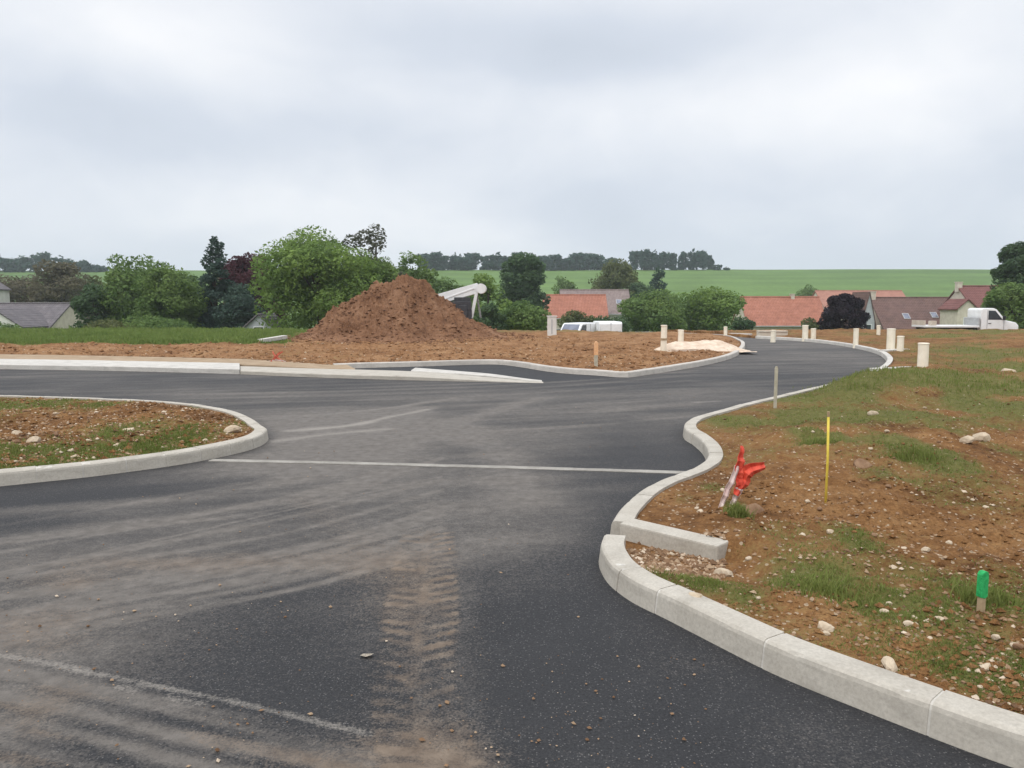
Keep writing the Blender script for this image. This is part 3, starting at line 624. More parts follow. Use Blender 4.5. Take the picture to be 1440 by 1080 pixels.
def blades(name, N, gen, zf, gf, hlo, hhi, thr, wid=.006, label='tufts of green grass and weeds', lean=.5, mat='grass'):
    x, y = gen(N); g = gf(x, y); k = NR.rand(len(x)) < sstep(thr, 1., g) ** 1.1; x, y, g = x[k], y[k], g[k]
    n = len(x); cl = fbm(x*4, y*4, 101, 2); h = (hlo + (hhi - hlo) * NR.rand(n) ** 1.6) * (.4 + 1.1 * cl) * (.6 + .6 * g); a = NR.rand(n) * 6.283; b = NR.rand(n) * 6.283
    z = zf(x, y) - .01; w = wid * (.6 + .8 * NR.rand(n)) * (1 + .045 * y); ln = h * lean * NR.rand(n)
    cx, sx = np.cos(a), np.sin(a); lx, ly = np.cos(b) * ln, np.sin(b) * ln
    v = np.stack([np.stack([x - cx*w, y - sx*w, z], -1), np.stack([x + cx*w, y + sx*w, z], -1), np.stack([x + lx*.35 + cx*w*.8, y + ly*.35 + sx*w*.8, z + h*.6], -1),
                  np.stack([x + lx, y + ly, z + h], -1), np.stack([x + lx*.35 - cx*w*.8, y + ly*.35 - sx*w*.8, z + h*.6], -1)], 1)
    q = (np.array([[0,1,2,4]])[None] + (np.arange(n) * 5)[:, None, None]).reshape(-1, 4); t = (np.array([[4,2,3,3]])[None] + (np.arange(n) * 5)[:, None, None]).reshape(-1, 4)
    me = bpy.data.meshes.new(name); fl = np.concatenate([q.ravel(), t[:, :3].ravel()])
    me.vertices.add(n*5); me.vertices.foreach_set('co', v.astype(np.float32).ravel()); me.loops.add(len(fl)); me.loops.foreach_set('vertex_index', fl.astype(np.int32))
    me.polygons.add(2*n); me.polygons.foreach_set('loop_start', np.concatenate([np.arange(n)*4, 4*n + np.arange(n)*3]).astype(np.int32)); me.polygons.foreach_set('loop_total', np.concatenate([np.full(n, 4), np.full(n, 3)]).astype(np.int32))
    me.update(calc_edges=True); o = link(name, me, M[mat]); o['kind'] = 'stuff'; o['label'] = label; o['category'] = 'grass'; return o
blades('grass', 420000, in_px(POLY_R, 840, 1600, 528, 1120, KR_ALL, .15), z_right, green_right, .008, .032, .06, .0026, 'low green grass and weeds patching the brown verge', .95)
blades('grass', 26000, in_px(POLY_R, 1100, 1600, 462, 560, KR_ALL, .3, pw=1.5), z_right, green_right, .03, .09, .12, .004, 'thin grass on the far soil near the crest')
blades('grass', 130000, in_px(POLY_I, -150, 372, 556, 676, [K3[::5]], .15), z_isl, green_isl, .012, .042, .05, .004, 'low green grass patching the island', .9)
blades('grass', 150000, in_px(POLY_F, -150, 480, 462, 496, [K5[::3]], .3), z_far, green_far, .05, .20, .2, .010, 'band of green grass below the trees', .6, 'grass_band')
TUFTS = [(1150,632,.16,.13),(1290,652,.2,.14),(1036,724,.07,.10),(1180,545,.35,.16),(1145,822,.18,.09),(1385,842,.12,.08)]
def tuftgen(N):
    xs_, ys_ = [], []
    for a, b, r, h in TUFTS:
        p = gp(a, b, .15); m = N // len(TUFTS); xs_.append(p[0] + NR.randn(m) * r * .6); ys_.append(p[1] + NR.randn(m) * r * .5)
    return np.concatenate(xs_), np.concatenate(ys_)
blades('grass', 4200, tuftgen, z_right, lambda a, b: np.ones_like(a), .02, .085, .1, .003, 'taller green tufts standing on the verge', .8)

# ------------------------------------------------------------------ soil heap
hp = dp(570, 470, 36.); HX, HY = hp[0], 36.
prL = np.array([(0,2.86),(.4,2.84),(.83,2.68),(1.5,2.3),(2.35,1.74),(3.3,1.0),(4.2,.36),(5.1,.02),(6.6,-.3)]); prR = np.array([(0,2.86),(.66,2.84),(1.,2.62),(1.5,2.1),(2.35,1.5),(3.2,.85),(4.2,.22),(5.,-.05),(7,-.35)])
na, nr = 360, 150; V = []
ang = np.linspace(0, 2*np.pi, na, endpoint=False); rr = np.linspace(0, 6.6, nr) 
A, Rr = np.meshgrid(ang, rr); wv = 1 + .20 * (fbm(np.cos(A)*2.2+5, np.sin(A)*2.2+5 + Rr*.25, 120, 4) - .5) * 2
eff = Rr / wv * np.sqrt(np.cos(A)**2 + (np.sin(A) * 1.12)**2)
zl = np.interp(eff, prL[:,0], prL[:,1]); zr_ = np.interp(eff, prR[:,0], prR[:,1]); m_ = .5 + .5 * np.cos(A); z = zl * (1 - m_) + zr_ * m_
hx, hy = HX + Rr*np.cos(A), HY + Rr*np.sin(A)
rg = np.abs(fbm(hx*1.3, hy*1.3 + z*1.1, 130, 5, .6) - .5) * 2; z = z + sstep(0, .9, z) * (.55 * (fbm(hx*.75, hy*.75, 133, 2) - .5) + (rg - .3) * .50 + (np.abs(fbm(hx*3.2, hy*3.2 + z, 132, 4, .6) - .5) * 2 - .3) * .26 + (fbm(hx*7, hy*7, 131, 3) - .5) * .22) * sstep(0., 1., Rr + .55)
idx = np.arange(na*nr).reshape(nr, na); q = np.stack([idx[:-1], idx[1:], np.roll(idx, -1, 1)[1:], np.roll(idx, -1, 1)[:-1]], -1).reshape(-1, 4)
me = np_quads('soil_heap', np.stack([hx - HX, hy - HY, z + .06], -1).reshape(-1, 3), q, True); attr(me, 'green', np.zeros(na*nr)); attr(me, 'sandy', np.zeros(na*nr))
o = link('soil_heap', me, M['heap']); o.location = (HX, HY, 0); tag(o, 'big heap of reddish brown dug soil piled on the plot', 'soil heap')
def heap_clods(N):
    a = NR.rand(N) * 6.283; r = 1 + 5.2 * NR.rand(N) ** .7; return HX + r*np.cos(a), HY + r*np.sin(a)
def z_heap(xx, yy):
    r = np.hypot(xx - HX, yy - HY); a = np.arctan2(yy - HY, xx - HX) % (2*np.pi); i = np.clip((r/6.6*(nr-1)).astype(int), 0, nr-1); j = np.clip((a/(2*np.pi)*na).astype(int), 0, na-1)
    return np.maximum(z[i, j] + .06, z_far(xx, yy))
cl = pebbles('earth_clods', 5000, heap_clods, z_heap, .025, .12); cl.data.materials.clear(); cl.data.materials.append(M['heap']); cl['label'] = 'brown clods rolled down over the soil heap'; cl['category'] = 'clods'

# ------------------------------------------------------------------ small markers
def zr1(p): return float(z_right(np.array([p[0]]), np.array([p[1]]))[0])
def zf1(p): return float(z_far(np.array([p[0]]), np.array([p[1]]))[0])
p = gp(1161, 705, .14); t = thing('survey_rod', 'thin yellow marking rod standing upright in the verge', 'survey rod', (p[0], p[1], zr1(p)))
m = MB(); m.tube([(0,0,-.1),(0.002,0,.35),(-.006,0,.665)], .0095, 10); m.build('rod', M['yellow'], t, smooth=True)
m = MB(); m.tube([(-.006,0,.665),(-.007,0,.705)], .0105, 10); m.build('tip', M['wood'], t)
p = gp(1379, 862, .14); t = thing('wooden_stake', 'short wooden stake with a bright green painted top near the kerb', 'stake', (p[0], p[1], zr1(p)), .3)
m = MB(); m.box((-.015,-.013,-.15), (.015,.013,.075)); m.build('shaft', M['wood'], t, .004)
m = MB(); m.prism([(-.020,.078),(.004,.070),(.021,.080),(.0215,.19),(.016,.204),(.003,.207),(-.012,.203),(-.020,.190)], -.0155, .0155); m.build('painted_top', M['green_paint'], t, .002)
p = gp(1090, 570, .14); t = thing('wooden_stake', 'tall pale wooden stake at the kerb edge left of the grass', 'stake', (p[0], p[1], zr1(p)))
m = MB(); m.box((-.021,-.018,-.2), (.021,.018,.60)); o = m.build('shaft', M['pale_wood'], t, .004); m = MB(); m.prism([(-.021,.60),(.021,.60),(.008,.635),(-.008,.635)], -.016, .016); m.build('point', M['pale_wood'], t)
p = gp(838, 519, .1); t = thing('wooden_stake', 'stake with an orange top on the soil behind the lay-by kerb', 'stake', (p[0], p[1], zf1(p)), .1)
m = MB(); m.box((-.042,-.025,-.2), (.042,.025,.30)); m.build('shaft', M['pale_wood'], t, .005); m = MB(); m.prism([(-.046,.298),(.046,.298),(.046,.58),(.02,.63),(-.02,.63),(-.046,.58)], -.029, .029); m.build('painted_top', M['orange_paint'], t, .005)
# red plastic strips
p = gp(1022, 708, .14); Y0 = p[1]; root = thing('marker_strips', 'torn red and white plastic marker strips sticking up out of the verge', 'marker', (p[0], p[1], zr1(p)))
def local(a, b, dy): q = dp(a, b, Y0 + dy); return (q[0] - p[0], dy, q[2] - zr1(p))
def ribbon(name, pts, ws, mat, th=.008, tw=0.):
    m = MB(); P = [Vector(q) for q in pts]; n = 14; Q = []; W = []
    arr = catmull([np.array(q) for q in pts], .004); L = arclen(arr)
    for k in range(n):
        s_ = L[-1] * k / (n-1); Q.append(Vector([np.interp(s_, L, arr[:, c]) for c in range(3)])); W.append(np.interp(k/(n-1), np.linspace(0, 1, len(ws)), ws))
    V = []; rj = [random.uniform(-.2, .15) for _ in range(n)]
    for k in range(n):
        t_ = (Q[min(k+1, n-1)] - Q[max(k-1, 0)]).normalized(); f = Vector((math.sin(tw*k/n), math.cos(tw*k/n), 0)); s_ = t_.cross(f).normalized(); nn = s_.cross(t_)
        cur = math.sin(k*1.7 + len(pts)) * .007 + random.uniform(-.004, .004)
        for (u, v_) in ((-1,0),(-.35,-1),(.3,.2),(1,-.4),(1,-.1),(.3,.55),(-.35,-.6),(-1,.35)): V.append(tuple(Q[k] + s_ * u * W[k]/2 * (1 + rj[k]) + nn * (v_ * W[k] * .28 + cur)))
    Fc = [(i*8 + k, i*8 + (k+1) % 8, i*8 + 8 + (k+1) % 8, i*8 + 8 + k) for i in range(n-1) for k in range(8)] + [tuple(range(8)), tuple((n-1)*8 + k for k in range(8))]
    m.add(V, Fc); return m.build(name, mat, root)
ribbon('faded_strip', [local(1013,716,0), local(1022,692,.01), local(1031,672,.02), local(1037,655,.03)], [.045,.05,.05,.035], M['pink_plastic'])
ribbon('faded_strip', [local(1027,714,.02), local(1034,700,.03), local(1040,686,.03)], [.03,.045,.06], M['pink_plastic'], .008, .3)
ribbon('red_strip', [local(1034,696,.015), local(1044,678,.03), local(1050,664,.03), local(1062,658,.03), local(1076,655,.04)], [.04,.095,.10,.085,.05], M['red_plastic'], .006, .5)
ribbon('red_strip', [local(1042,682,.025), local(1040,662,.035), local(1042,644,.04), local(1044,627,.05)], [.07,.085,.07,.035], M['red_plastic'], .006, -.6)
p = gp(389, 513, .1); t = thing('marker_strips', 'small crossed red plastic strips lying by the pavement in front of the soil heap', 'marker', (p[0], p[1], zf1(p))); root = t
ribbon('red_strip', [(-.15,0,.02),(-.03,.02,.12),(.06,.03,.22),(.16,.02,.27)], [.03,.06,.06,.03], M['red_dull'], .006)
ribbon('red_strip', [(.17,.02,.02),(.03,.01,.10),(-.06,0,.2),(-.1,.02,.28)], [.03,.05,.05,.03], M['red_dull'], .006, .4)
ribbon('faded_strip', [(-.20,.02,.02),(-.1,.0,.05),(.1,.0,.05),(.24,.02,.02)], [.02,.03,.03,.02], M['pink_plastic'], .006, .2)
a, b = gp(366, 485, .1), gp(401, 482, .1); m = MB(); Lb = np.linalg.norm(b-a); m.box((0,-.12,0), (Lb,.12,.14)); m.box((.1,-.10,-.05),(.2,.10,0)); m.box((Lb-.2,-.10,-.05),(Lb-.1,.10,0)); o = m.build('concrete_beam', M['concrete_white'], None, .01)
o.location = (a[0], a[1], zf1(a) + .06); o.rotation_euler = (0, -.05, math.atan2(b[1]-a[1], b[0]-a[0])); tag(o, 'short pale concrete beam lying on the soil left of the heap', 'concrete beam')
p = gp(516, 924); bm = bmesh.new(); rs = np.random.RandomState(4); vs = [bm.verts.new((math.cos(q)*.026*(1+.3*rs.rand()), math.sin(q)*.016*(1+.5*rs.rand()), .004 + .012*rs.rand())) for q in np.linspace(0, 6.28, 9)[:-1]]
c = bm.verts.new((0,0,.012)); [bm.faces.new((vs[k], vs[(k+1) % 8], c)) for k in range(8)]; ret_ = bmesh.ops.solidify(bm, geom=bm.faces[:], thickness=.003)
me = bpy.data.meshes.new('paper_scrap'); bm.to_mesh(me); bm.free(); o = link('paper_scrap', me, M['cream_render']); o.location = (p[0], p[1], .003); tag(o, 'pale paper scrap lying on the dark asphalt beside the tyre print', 'litter')

# cream upright pipes
def pipe(a, ytop, ybase, wpx, label, group='cream upright pipes around the far plots', square=False, mat='cream'):
    p = gp(a, ybase, .1); s_ = p[1] / F; h = (ybase - ytop) * s_; r = wpx * s_ / 2; far = p[0] > 9 or p[1] > 20
    zb = zr1(p) if (a > 1060) else zf1(p); t = thing('service_pipe', label, 'pipe', (p[0], p[1], zb), random.uniform(0, .4), group)
    m = MB(); m.tube([(0,0,-.2),(.004,0,h*.55),(random.uniform(-.015,.015),0,h - .01)], [r*1.02, r, r], 18); m.build('barrel', M[mat], t, smooth=False)
    m = MB(); m.tube([(0,0,h-.012),(0,0,h+.01),(0,0,h+.02)], [r*1.08, r*1.08, r*.9], 18); m.build('cap', M[mat], t); return t
pipe(1297,488,520,14,'widest cream pipe, nearest the road bend, behind the lower kerb return')
pipe(1252,463,493,11,'tall cream pipe of the close pair beyond the bend')
pipe(1265.5,474,495,9,'shorter cream pipe of the close pair beyond the bend')
pipe(1203,463,486,7,'slim cream pipe standing alone at the outer kerb below the white gable')
pipe(1235,460,472,5,'tiny cream pipe on the crest in front of the brown roof')
pipe(1132,458,477,8,'taller cream pipe of two beside the low cream wall')
pipe(1143.5,462,477,7,'shorter cream pipe of two beside the low cream wall')
pipe(1087,463,478,7,'cream pipe at the left end of the low cream wall')
pipe(1020,460,472,5,'small cream pipe at the end of the far road, beside the red-roofed house')
pipe(957,466,489,8,'stubby cream pipe rising from the limestone sand pile')
pt = pipe(933,457,494,8.5,'tall two-tone cream pipe left of the limestone sand pile')
for ch in list(pt.children):
    if ch.name.startswith('barrel'):
        m = MB(); m.tube([(0,0,.40),(0,0,.46)], .118, 18); m.build('collar', M['wood'], pt)
a, b = gp(1084, 475.5, .1), gp(1131, 475.5, .1); m = MB(); m.box((0,-.12,-.3), (b[0]-a[0]-.1,.12,.32)); m.box((0,-.16,.32), (b[0]-a[0]-.1,.16,.38)); o = m.build('low_wall', M['cream_render'], None, .01); o.location = (a[0], a[1] + 2., float(drop(a[1]+2))); tag(o, 'low cream garden wall beyond the road bend in front of the red roofs', 'wall', kind='thing')
# white cabinet on the crest
p = gp(776, 473, .1); t = thing('meter_cabinet', 'white meter cabinet standing on the crest left of the parked vans', 'cabinet', (p[0], p[1], zf1(p)))
m = MB(); m.box((-.22,-.14,-.2), (.22,.14,.92)); m.build('housing', M['white_render'], t, .015); m = MB(); m.box((-.25,-.17,.92), (.25,.17,.97)); m.build('lid', M['white_render'], t, .01)
m = MB(); m.box((-.03,-.152,.1), (.02,-.141,.8)); m.build('door_gap', M['steel'], t)
# limestone sand pile and slab
P0 = gp(985, 493, .1); N_ = 60; xs_ = np.linspace(-1.55, 1.75, N_); ys_ = np.linspace(-.9, 1.3, 44); X, Y = np.meshgrid(xs_, ys_)
zz = .19 * np.exp(-((X+.0)/.75)**2 - ((Y-.25)/.55)**2) + .16 * np.exp(-((X-.75)/.55)**2 - ((Y-.1)/.5)**2) + .15*np.exp(-((X+.8)/.4)**2 - (Y/.4)**2) + .10 * sstep(1.9, 1.1, np.hypot(X*1.05, Y*1.7)) - .12 + .1 * (fbm(X*4+9, Y*4, 140, 4) - .5)
idx = np.arange(X.size).reshape(X.shape); me = np_quads('sand_pile', np.stack([X.ravel(), Y.ravel(), zz.ravel() + .1], 1), np.stack([idx[:-1,:-1], idx[:-1,1:], idx[1:,1:], idx[1:,:-1]], -1).reshape(-1, 4), True)
o = link('sand_pile', me, M['sand_lime']); o.location = (P0[0], P0[1] + .3, zf1(P0) - .05); tag(o, 'low pile of pale limestone sand beside the far road kerb', 'sand pile')
ret('pale flush kerb return running from the far kerb past the limestone sand pile', gp(948, 495, .1), gp(1030, 491.8, .1), .32, .19, 'sand_lime')

# ------------------------------------------------------------------ conveyor machine behind the heap
CY = 41.
q = dp(645, 440, CY); t = thing('conveyor', 'white conveyor arm with a dark chassis rising behind the soil heap', 'machine', (q[0], CY, float(drop(CY))))
def lc(a, b, dy=0): v = dp(a, b, CY + dy); return Vector((v[0] - q[0], dy, v[2] - float(drop(CY))))
def bar(m, A, B, w, h):
    A, B = Vector(A), Vector(B); d_ = (B - A); L_ = d_.length; d_.normalize(); s_ = Vector((0,1,0)); s_ = (s_ - d_*s_.dot(d_)).normalized(); u = d_.cross(s_)
    Mx = Matrix((d_, s_, u)).transposed().to_4x4(); Mx.translation = A; m.box((0,-w/2,-h/2), (L_, w/2, h/2), Mx)
m = MB(); A, B = lc(606, 424), lc(673, 405); bar(m, A, B, .9, .52); bar(m, A + Vector((.3,-.46,-.02)), B + Vector((-.2,-.46,-.02)), .03, .08); m.build('belt_frame', M['white_paint'], t, .03)
m = MB(); bar(m, A + Vector((.1,0,-.22)), B + Vector((0,0,-.2)), .7, .1); m.build('return_belt', M['rubber'], t)
m = MB(); hd = lc(677, 406); m.tube([hd + Vector((0,-.55,0)), hd + Vector((0,.55,0))], .26, 20); m.build('head_drum', M['white_paint'], t)
m = MB(); bar(m, lc(670, 412, -.4), lc(663, 447, -.4), .14, .16); m.build('strut', M['white_paint'], t, .01); m = MB(); bar(m, lc(670, 412, .4), lc(676, 447, .4), .12, .1); m.build('strut', M['steel'], t, .01)
m = MB(); m.box((-1.5,-.6,.35), (.72,.6,1.40)); m.box((-1.0,-.62,1.35), (.66,.62,1.80)); m.box((-.2,-.5,1.75), (.62,.5,2.02)); m.box((.05,-.66,.9), (.5,-.6,1.6)); m.build('chassis', M['dark_steel'], t, .05)
for dy in (-.75, .45):
    m = MB(); m.prism([(-1.5,.12),(-1.35,0),(.75,0),(.9,.12),(.9,.42),(.75,.55),(-1.35,.55),(-1.5,.42)], dy, dy + .3); m.build('track', M['rubber'], t, .04)

# ------------------------------------------------------------------ vehicles (x forward)
def wheel(root, x, y, r, w=.2):
    m = MB(); m.tube([(x, y - w/2, r), (x, y - w/2 + .03, r), (x, y + w/2 - .03, r), (x, y + w/2, r)], [r*.9, r, r, r*.9], 24); ty = m.build('wheel', M['rubber'], root)
    sy = -1 if y < 0 else 1
    m = MB(); yo = y + sy*w/2; m.tube([(x, yo - sy*.02, r), (x, yo + sy*.006, r), (x, yo + sy*.012, r)], [r*.62, r*.62, r*.3], 20); m.build('rim', M['steel'], ty)
def side_panels(m, poly, yh, t=.012):
    for s_ in (-1, 1): m.prism(poly, s_*yh, s_*(yh + t))
def van(loc, rz, label, group=None, sc=1., rear=True):
    t = thing('van', label, 'van', loc, rz, group); t.scale = (sc, sc, sc)
    pr = [(-2.35,.32),(2.30,.32),(2.42,.55),(2.38,.95),(2.28,1.08),(1.50,1.24),(.95,1.86),(.70,1.94),(-2.20,1.94),(-2.38,1.80),(-2.42,.6)]
    m = MB(); m.prism(pr, -.92, .92); m.build('body', M['white_paint'], t, .09, True, 3)
    for s_ in (-1, 1): m = MB(); m.prism([(1.30,1.22),(.86,1.78),(.20,1.80),(.20,1.16)], s_*.918, s_*(.918 + .012)); m.build('side_window', M['glass'], t)
    m = MB(); m.add([(1.53,-.78,1.255),(1.53,.78,1.255),(1.00,.72,1.855),(1.00,-.72,1.855),(1.49,-.78,1.235),(1.49,.78,1.235),(.96,.72,1.835),(.96,-.72,1.835)], [(0,1,2,3),(4,7,6,5),(0,4,5,1),(1,5,6,2),(2,6,7,3),(3,7,4,0)]); m.build('windscreen', M['glass_blue'], t)
    m = MB(); m.box((2.36,-.8,.36), (2.47,.8,.62)); m.build('bumper', M['black_plastic'], t, .03)
    for s_ in (-1, 1): m = MB(); m.prism([(-2.2,.45),(2.0,.45),(2.0,.56),(-2.2,.56)], s_*.92, s_*.935); m.build('side_strip', M['black_plastic'], t)
    for s_ in (-1, 1):
        m = MB(); m.box((2.26,s_*.62-.16,.78), (2.41,s_*.62+.16,.98)); m.build('headlight', M['glass_blue'], t, .03)
        m = MB(); m.box((1.05,s_*.93,1.18), (1.2,s_*1.12,1.42)); m.build('mirror', M['black_plastic'], t, .02)
        for xw in (1.5, -1.5): wheel(t, xw, s_*.82, .33)
    m = MB(); m.box((-2.44,-.82,1.2), (-2.41,.82,1.72)); m.build('rear_window', M['glass'] if rear else M['white_paint'], t); m = MB(); m.box((-2.445,-.012,.62), (-2.40,.012,1.86)); m.build('rear_door_gap', M['dark_steel'], t)
    for xg in (-.62, .16):
        for s_ in (-1, 1): m = MB(); m.prism([(xg,.6),(xg+.02,.6),(xg+.02,1.85),(xg,1.85)], s_*.921, s_*.933); m.build('door_gap', M['dark_steel'], t)
    return t
VY = 60.5; q = dp(812, 470, VY); van((q[0], VY, float(drop(VY)) + .02), R(180 + 58), 'white van with its bluish windscreen facing the viewer, parked below the crest', 'parked vans', .92)
VY = 60.; q = dp(856, 470, VY); van((q[0], VY + 2., float(drop(VY)) + .0), R(93), 'white van showing its closed rear doors beside the one with the bluish windscreen', 'parked vans', .97, False)
def flatbed(loc, rz):
    t = thing('flatbed_truck', 'white flatbed truck parked on the crest beside the dark trees', 'truck', loc, rz)
    pr = [(.55,.50),(2.85,.50),(2.98,.62),(2.98,.98),(2.80,1.20),(2.15,1.34),(1.50,2.08),(1.30,2.16),(.62,2.16),(.52,2.05)]
    m = MB(); m.prism(pr, -.93, .93); m.build('cab', M['white_paint'], t, .07, True, 3)
    for s_ in (-1, 1): m = MB(); m.prism([(1.92,1.38),(1.42,1.98),(.98,2.00),(.98,1.38)], s_*.928, s_*(.928 + .012)); m.build('side_window', M['glass'], t)
    m = MB(); m.add([(2.18,-.8,1.355),(2.18,.8,1.355),(1.56,.72,2.065),(1.56,-.72,2.065),(2.14,-.8,1.33),(2.14,.8,1.33),(1.52,.72,2.04),(1.52,-.72,2.04)], [(0,1,2,3),(4,7,6,5),(0,4,5,1),(1,5,6,2),(2,6,7,3),(3,7,4,0)]); m.build('windscreen', M['glass'], t)
    for xg, zt in ((.92, 2.05), (2.0, 1.3)):
        for s_ in (-1, 1): m = MB(); m.prism([(xg,.7),(xg+.015,.7),(xg+.015,zt),(xg,zt)], s_*.931, s_*.943); m.build('door_gap', M['dark_steel'], t)
    for s_ in (-1, 1): m = MB(); m.prism([(1.0,1.12),(1.18,1.12),(1.18,1.16),(1.0,1.16)], s_*.931, s_*.96); m.build('handle', M['black_plastic'], t)
    m = MB(); m.box((-3.15,-1.0,.86), (.42,1.0,.99)); m.build('flat_bed', M['white_paint'], t, .015)
    m = MB(); m.box((-3.1,-.45,.55), (.55,-.35,.85)); m.box((-3.1,.35,.55), (.55,.45,.85)); m.build('chassis', M['dark_steel'], t)
    m = MB(); m.box((-3.15,-1.0,1.0), (-3.09,1.0,1.32)); m.box((-2.7,-.95,1.0), (-2.35,-.5,1.3)); m.build('tailboard', M['cream_render'], t, .01)
    m = MB(); m.box((.36,-.98,.99), (.44,.98,1.5)); m.build('headboard', M['steel'], t, .01)
    m = MB(); m.box((2.93,-.92,.42), (3.06,.92,.68)); m.build('bumper', M['black_plastic'], t, .03)
    for s_ in (-1, 1):
        m = MB(); m.box((2.80,s_*.68-.16,.85), (2.99,s_*.68+.16,1.06)); m.build('headlight', M['glass_blue'], t, .03)
        m = MB(); m.box((1.9,s_*.95,1.35), (2.0,s_*1.16,1.65)); m.build('mirror', M['black_plastic'], t, .02)
        wheel(t, 2.25, s_*.82, .36); wheel(t, -1.8, s_*.80, .36, .3)
    return t
TY = 53.; q = dp(1357, 470, TY); flatbed((q[0] , TY, 1.40 - 2.16), R(-4))

# ------------------------------------------------------------------ houses
def house(name, label, x0, x1, ridge_y, eave_y, Y, depth, roof, wall, chim=None, windows=(), rz=0., skylights=(), rot=0.):
    A, B = dp(x0, ridge_y, Y), dp(x1, ridge_y, Y); W = B[0] - A[0]; zr_ = A[2]; ze = dp(x0, eave_y, Y - depth/2)[2]; g = float(drop(Y)) - .3
    cx = (A[0] + B[0]) / 2; t = thing(name, label, 'house', (cx, Y, g), rot); h = ze - g; H = zr_ - g; w = W/2; d_ = depth/2
    m = MB(); m.prism([(-d_,0),(d_,0),(d_,h),(0,H-.12),(-d_,h)], -w + .15, w - .15, Matrix.Rotation(R(90), 4, 'Z')); m.build('wall', M[wall], t)
    o_ = .35; sl = (H - h) / d_; m = MB(); th = .16
    m.prism([(-d_-o_, h - sl*o_),(0, H),(d_+o_, h - sl*o_),(d_+o_, h - sl*o_ + th),(0, H+th),(-d_-o_, h - sl*o_ + th)], -w, w, Matrix.Rotation(R(90), 4, 'Z')); rf = m.build('roof', M[roof], t)
    m = MB(); m.tube([(-w,0,H+th),(w,0,H+th)], .12, 8); m.build('ridge_tiles', M[roof], rf)
    m = MB(); m.tube([(-w, -d_-o_-.05, h - sl*o_ + .05), (w, -d_-o_-.05, h - sl*o_ + .05)], .07, 8); m.build('gutter', M['steel'], rf)
    for (u, hh, sz) in (chim or ()):
        m = MB(); m.box((u*w - sz/2, -.35, H - .6), (u*w + sz/2, .35, H + hh)); m.box((u*w - sz/2 - .06, -.41, H + hh), (u*w + sz/2 + .06, .41, H + hh + .12)); m.build('chimney', M['cream_render'], rf)
    for (u, v) in skylights:
        zz_ = h + (H - h) * v; yy_ = -d_ * (1 - v); m = MB(); ang_ = math.atan2(H - h, d_); Mx = Matrix.Translation((u*w, yy_, zz_ + .15)) @ Matrix.Rotation(ang_, 4, 'X'); m.box((-.45,-.55,0), (.45,.55,.09), Mx); sk = m.build('skylight', M['steel'], rf); m = MB(); m.box((-.36,-.46,.08), (.36,.46,.10), Mx); m.build('pane', M['glass_blue'], sk)
    for (u, zz_, ww, hh) in windows:
        m = MB(); m.box((u*w - ww/2, -d_ - .03, zz_), (u*w + ww/2, -d_ + .05, zz_ + hh)); wi = m.build('window', M['white_paint'], t); m = MB(); m.box((u*w - ww/2 + .08, -d_ - .045, zz_ + .08), (u*w + ww/2 - .08, -d_ - .02, zz_ + hh - .08)); m.build('pane', M['glass'], wi)
    return t
house('house', 'long low house with a dull red tiled roof behind the parked vans', 763, 852, 416, 446, 126, 8, 'tile_red', 'cream_render', None, [(-.5,.9,1.2,1.2),(.2,.9,1.2,1.2)])
house('house', 'grey-brown roofed house joined behind the dull red roof, with a pale gable', 787, 884, 409, 440, 133, 9, 'tile_grey', 'white_render', None, [(-.4,.9,1.2,1.2),(.5,.9,1.2,1.2)], skylights=[(.66,.45)])
house('house', 'bright red-tiled long house left of the dark purple tree', 1040, 1152, 419, 456, 118, 8, 'tile_red', 'cream_render', [(.32,.5,.5)], [(-.7,.7,1.2,1.2),(-.1,.7,1.2,1.2)])
house('house', 'red roof farther back, showing above the dark purple tree', 1146, 1268, 410, 432, 150, 9, 'tile_rose', 'cream_render', None, [(0,.9,1.2,1.2)])
house('house', 'brown-tiled house with pale gable end right of the dark purple tree', 1222, 1348, 420, 462, 110, 9, 'tile_brown', 'cream_render', [(-.93,.9,.7)], [(-.5,.5,1.1,1.2),(.3,.5,1.1,1.2)], skylights=[(-.38,.36),(.24,.40)])
house('house', 'maroon-roofed house with chimney and small pale dormer behind the flatbed truck', 1346, 1424, 404, 436, 104, 8, 'tile_maroon', 'cream_render', [(-.95,.6,.6)], [(-.5,.9,1.1,1.2),(.1,.9,1.1,1.2)])
def gable(label, x0, x1, peak, base, Y, mat, roof, depth=5., name='house'):
    A, B = dp(x0, base, Y), dp(x1, base, Y); P_ = dp((x0+x1)/2, peak, Y); g = float(drop(Y)) - .3; w = (B[0]-A[0])/2; h = A[2]-g; H = P_[2]-g; cx = (A[0]+B[0])/2
    t = thing(name, label, 'house', (cx, Y, g)); m = MB(); m.prism([(-w,0),(w,0),(w,h),(0,H),(-w,h)], 0, depth); m.build('wall', M[mat], t)
    sl = (H-h)/w; o_ = .25; m = MB(); m.prism([(-w-o_, h-sl*o_+.02),(0,H+.02),(w+o_, h-sl*o_+.02),(w+o_, h-sl*o_+.18),(0,H+.18),(-w-o_, h-sl*o_+.18)], -.2, depth+.2); m.build('roof', M[roof], t)
    m = MB(); m.box((-.45,-.04,h*.55), (.45,.03,h*.55+1.0)); wi = m.build('window', M['white_paint'], t); m = MB(); m.box((-.38,-.05,h*.55+.07), (.38,-.03,h*.55+.93)); m.build('pane', M['glass'], wi); return t
gable('narrow pale gable between the dark purple tree and the brown roof', 1212, 1230, 412, 452, 104, 'grey_render', 'tile_brown')
gable('small cream gable in front of the maroon roof, above the flatbed truck', 1347, 1374, 422, 434, 98, 'cream_render', 'tile_maroon', 4)
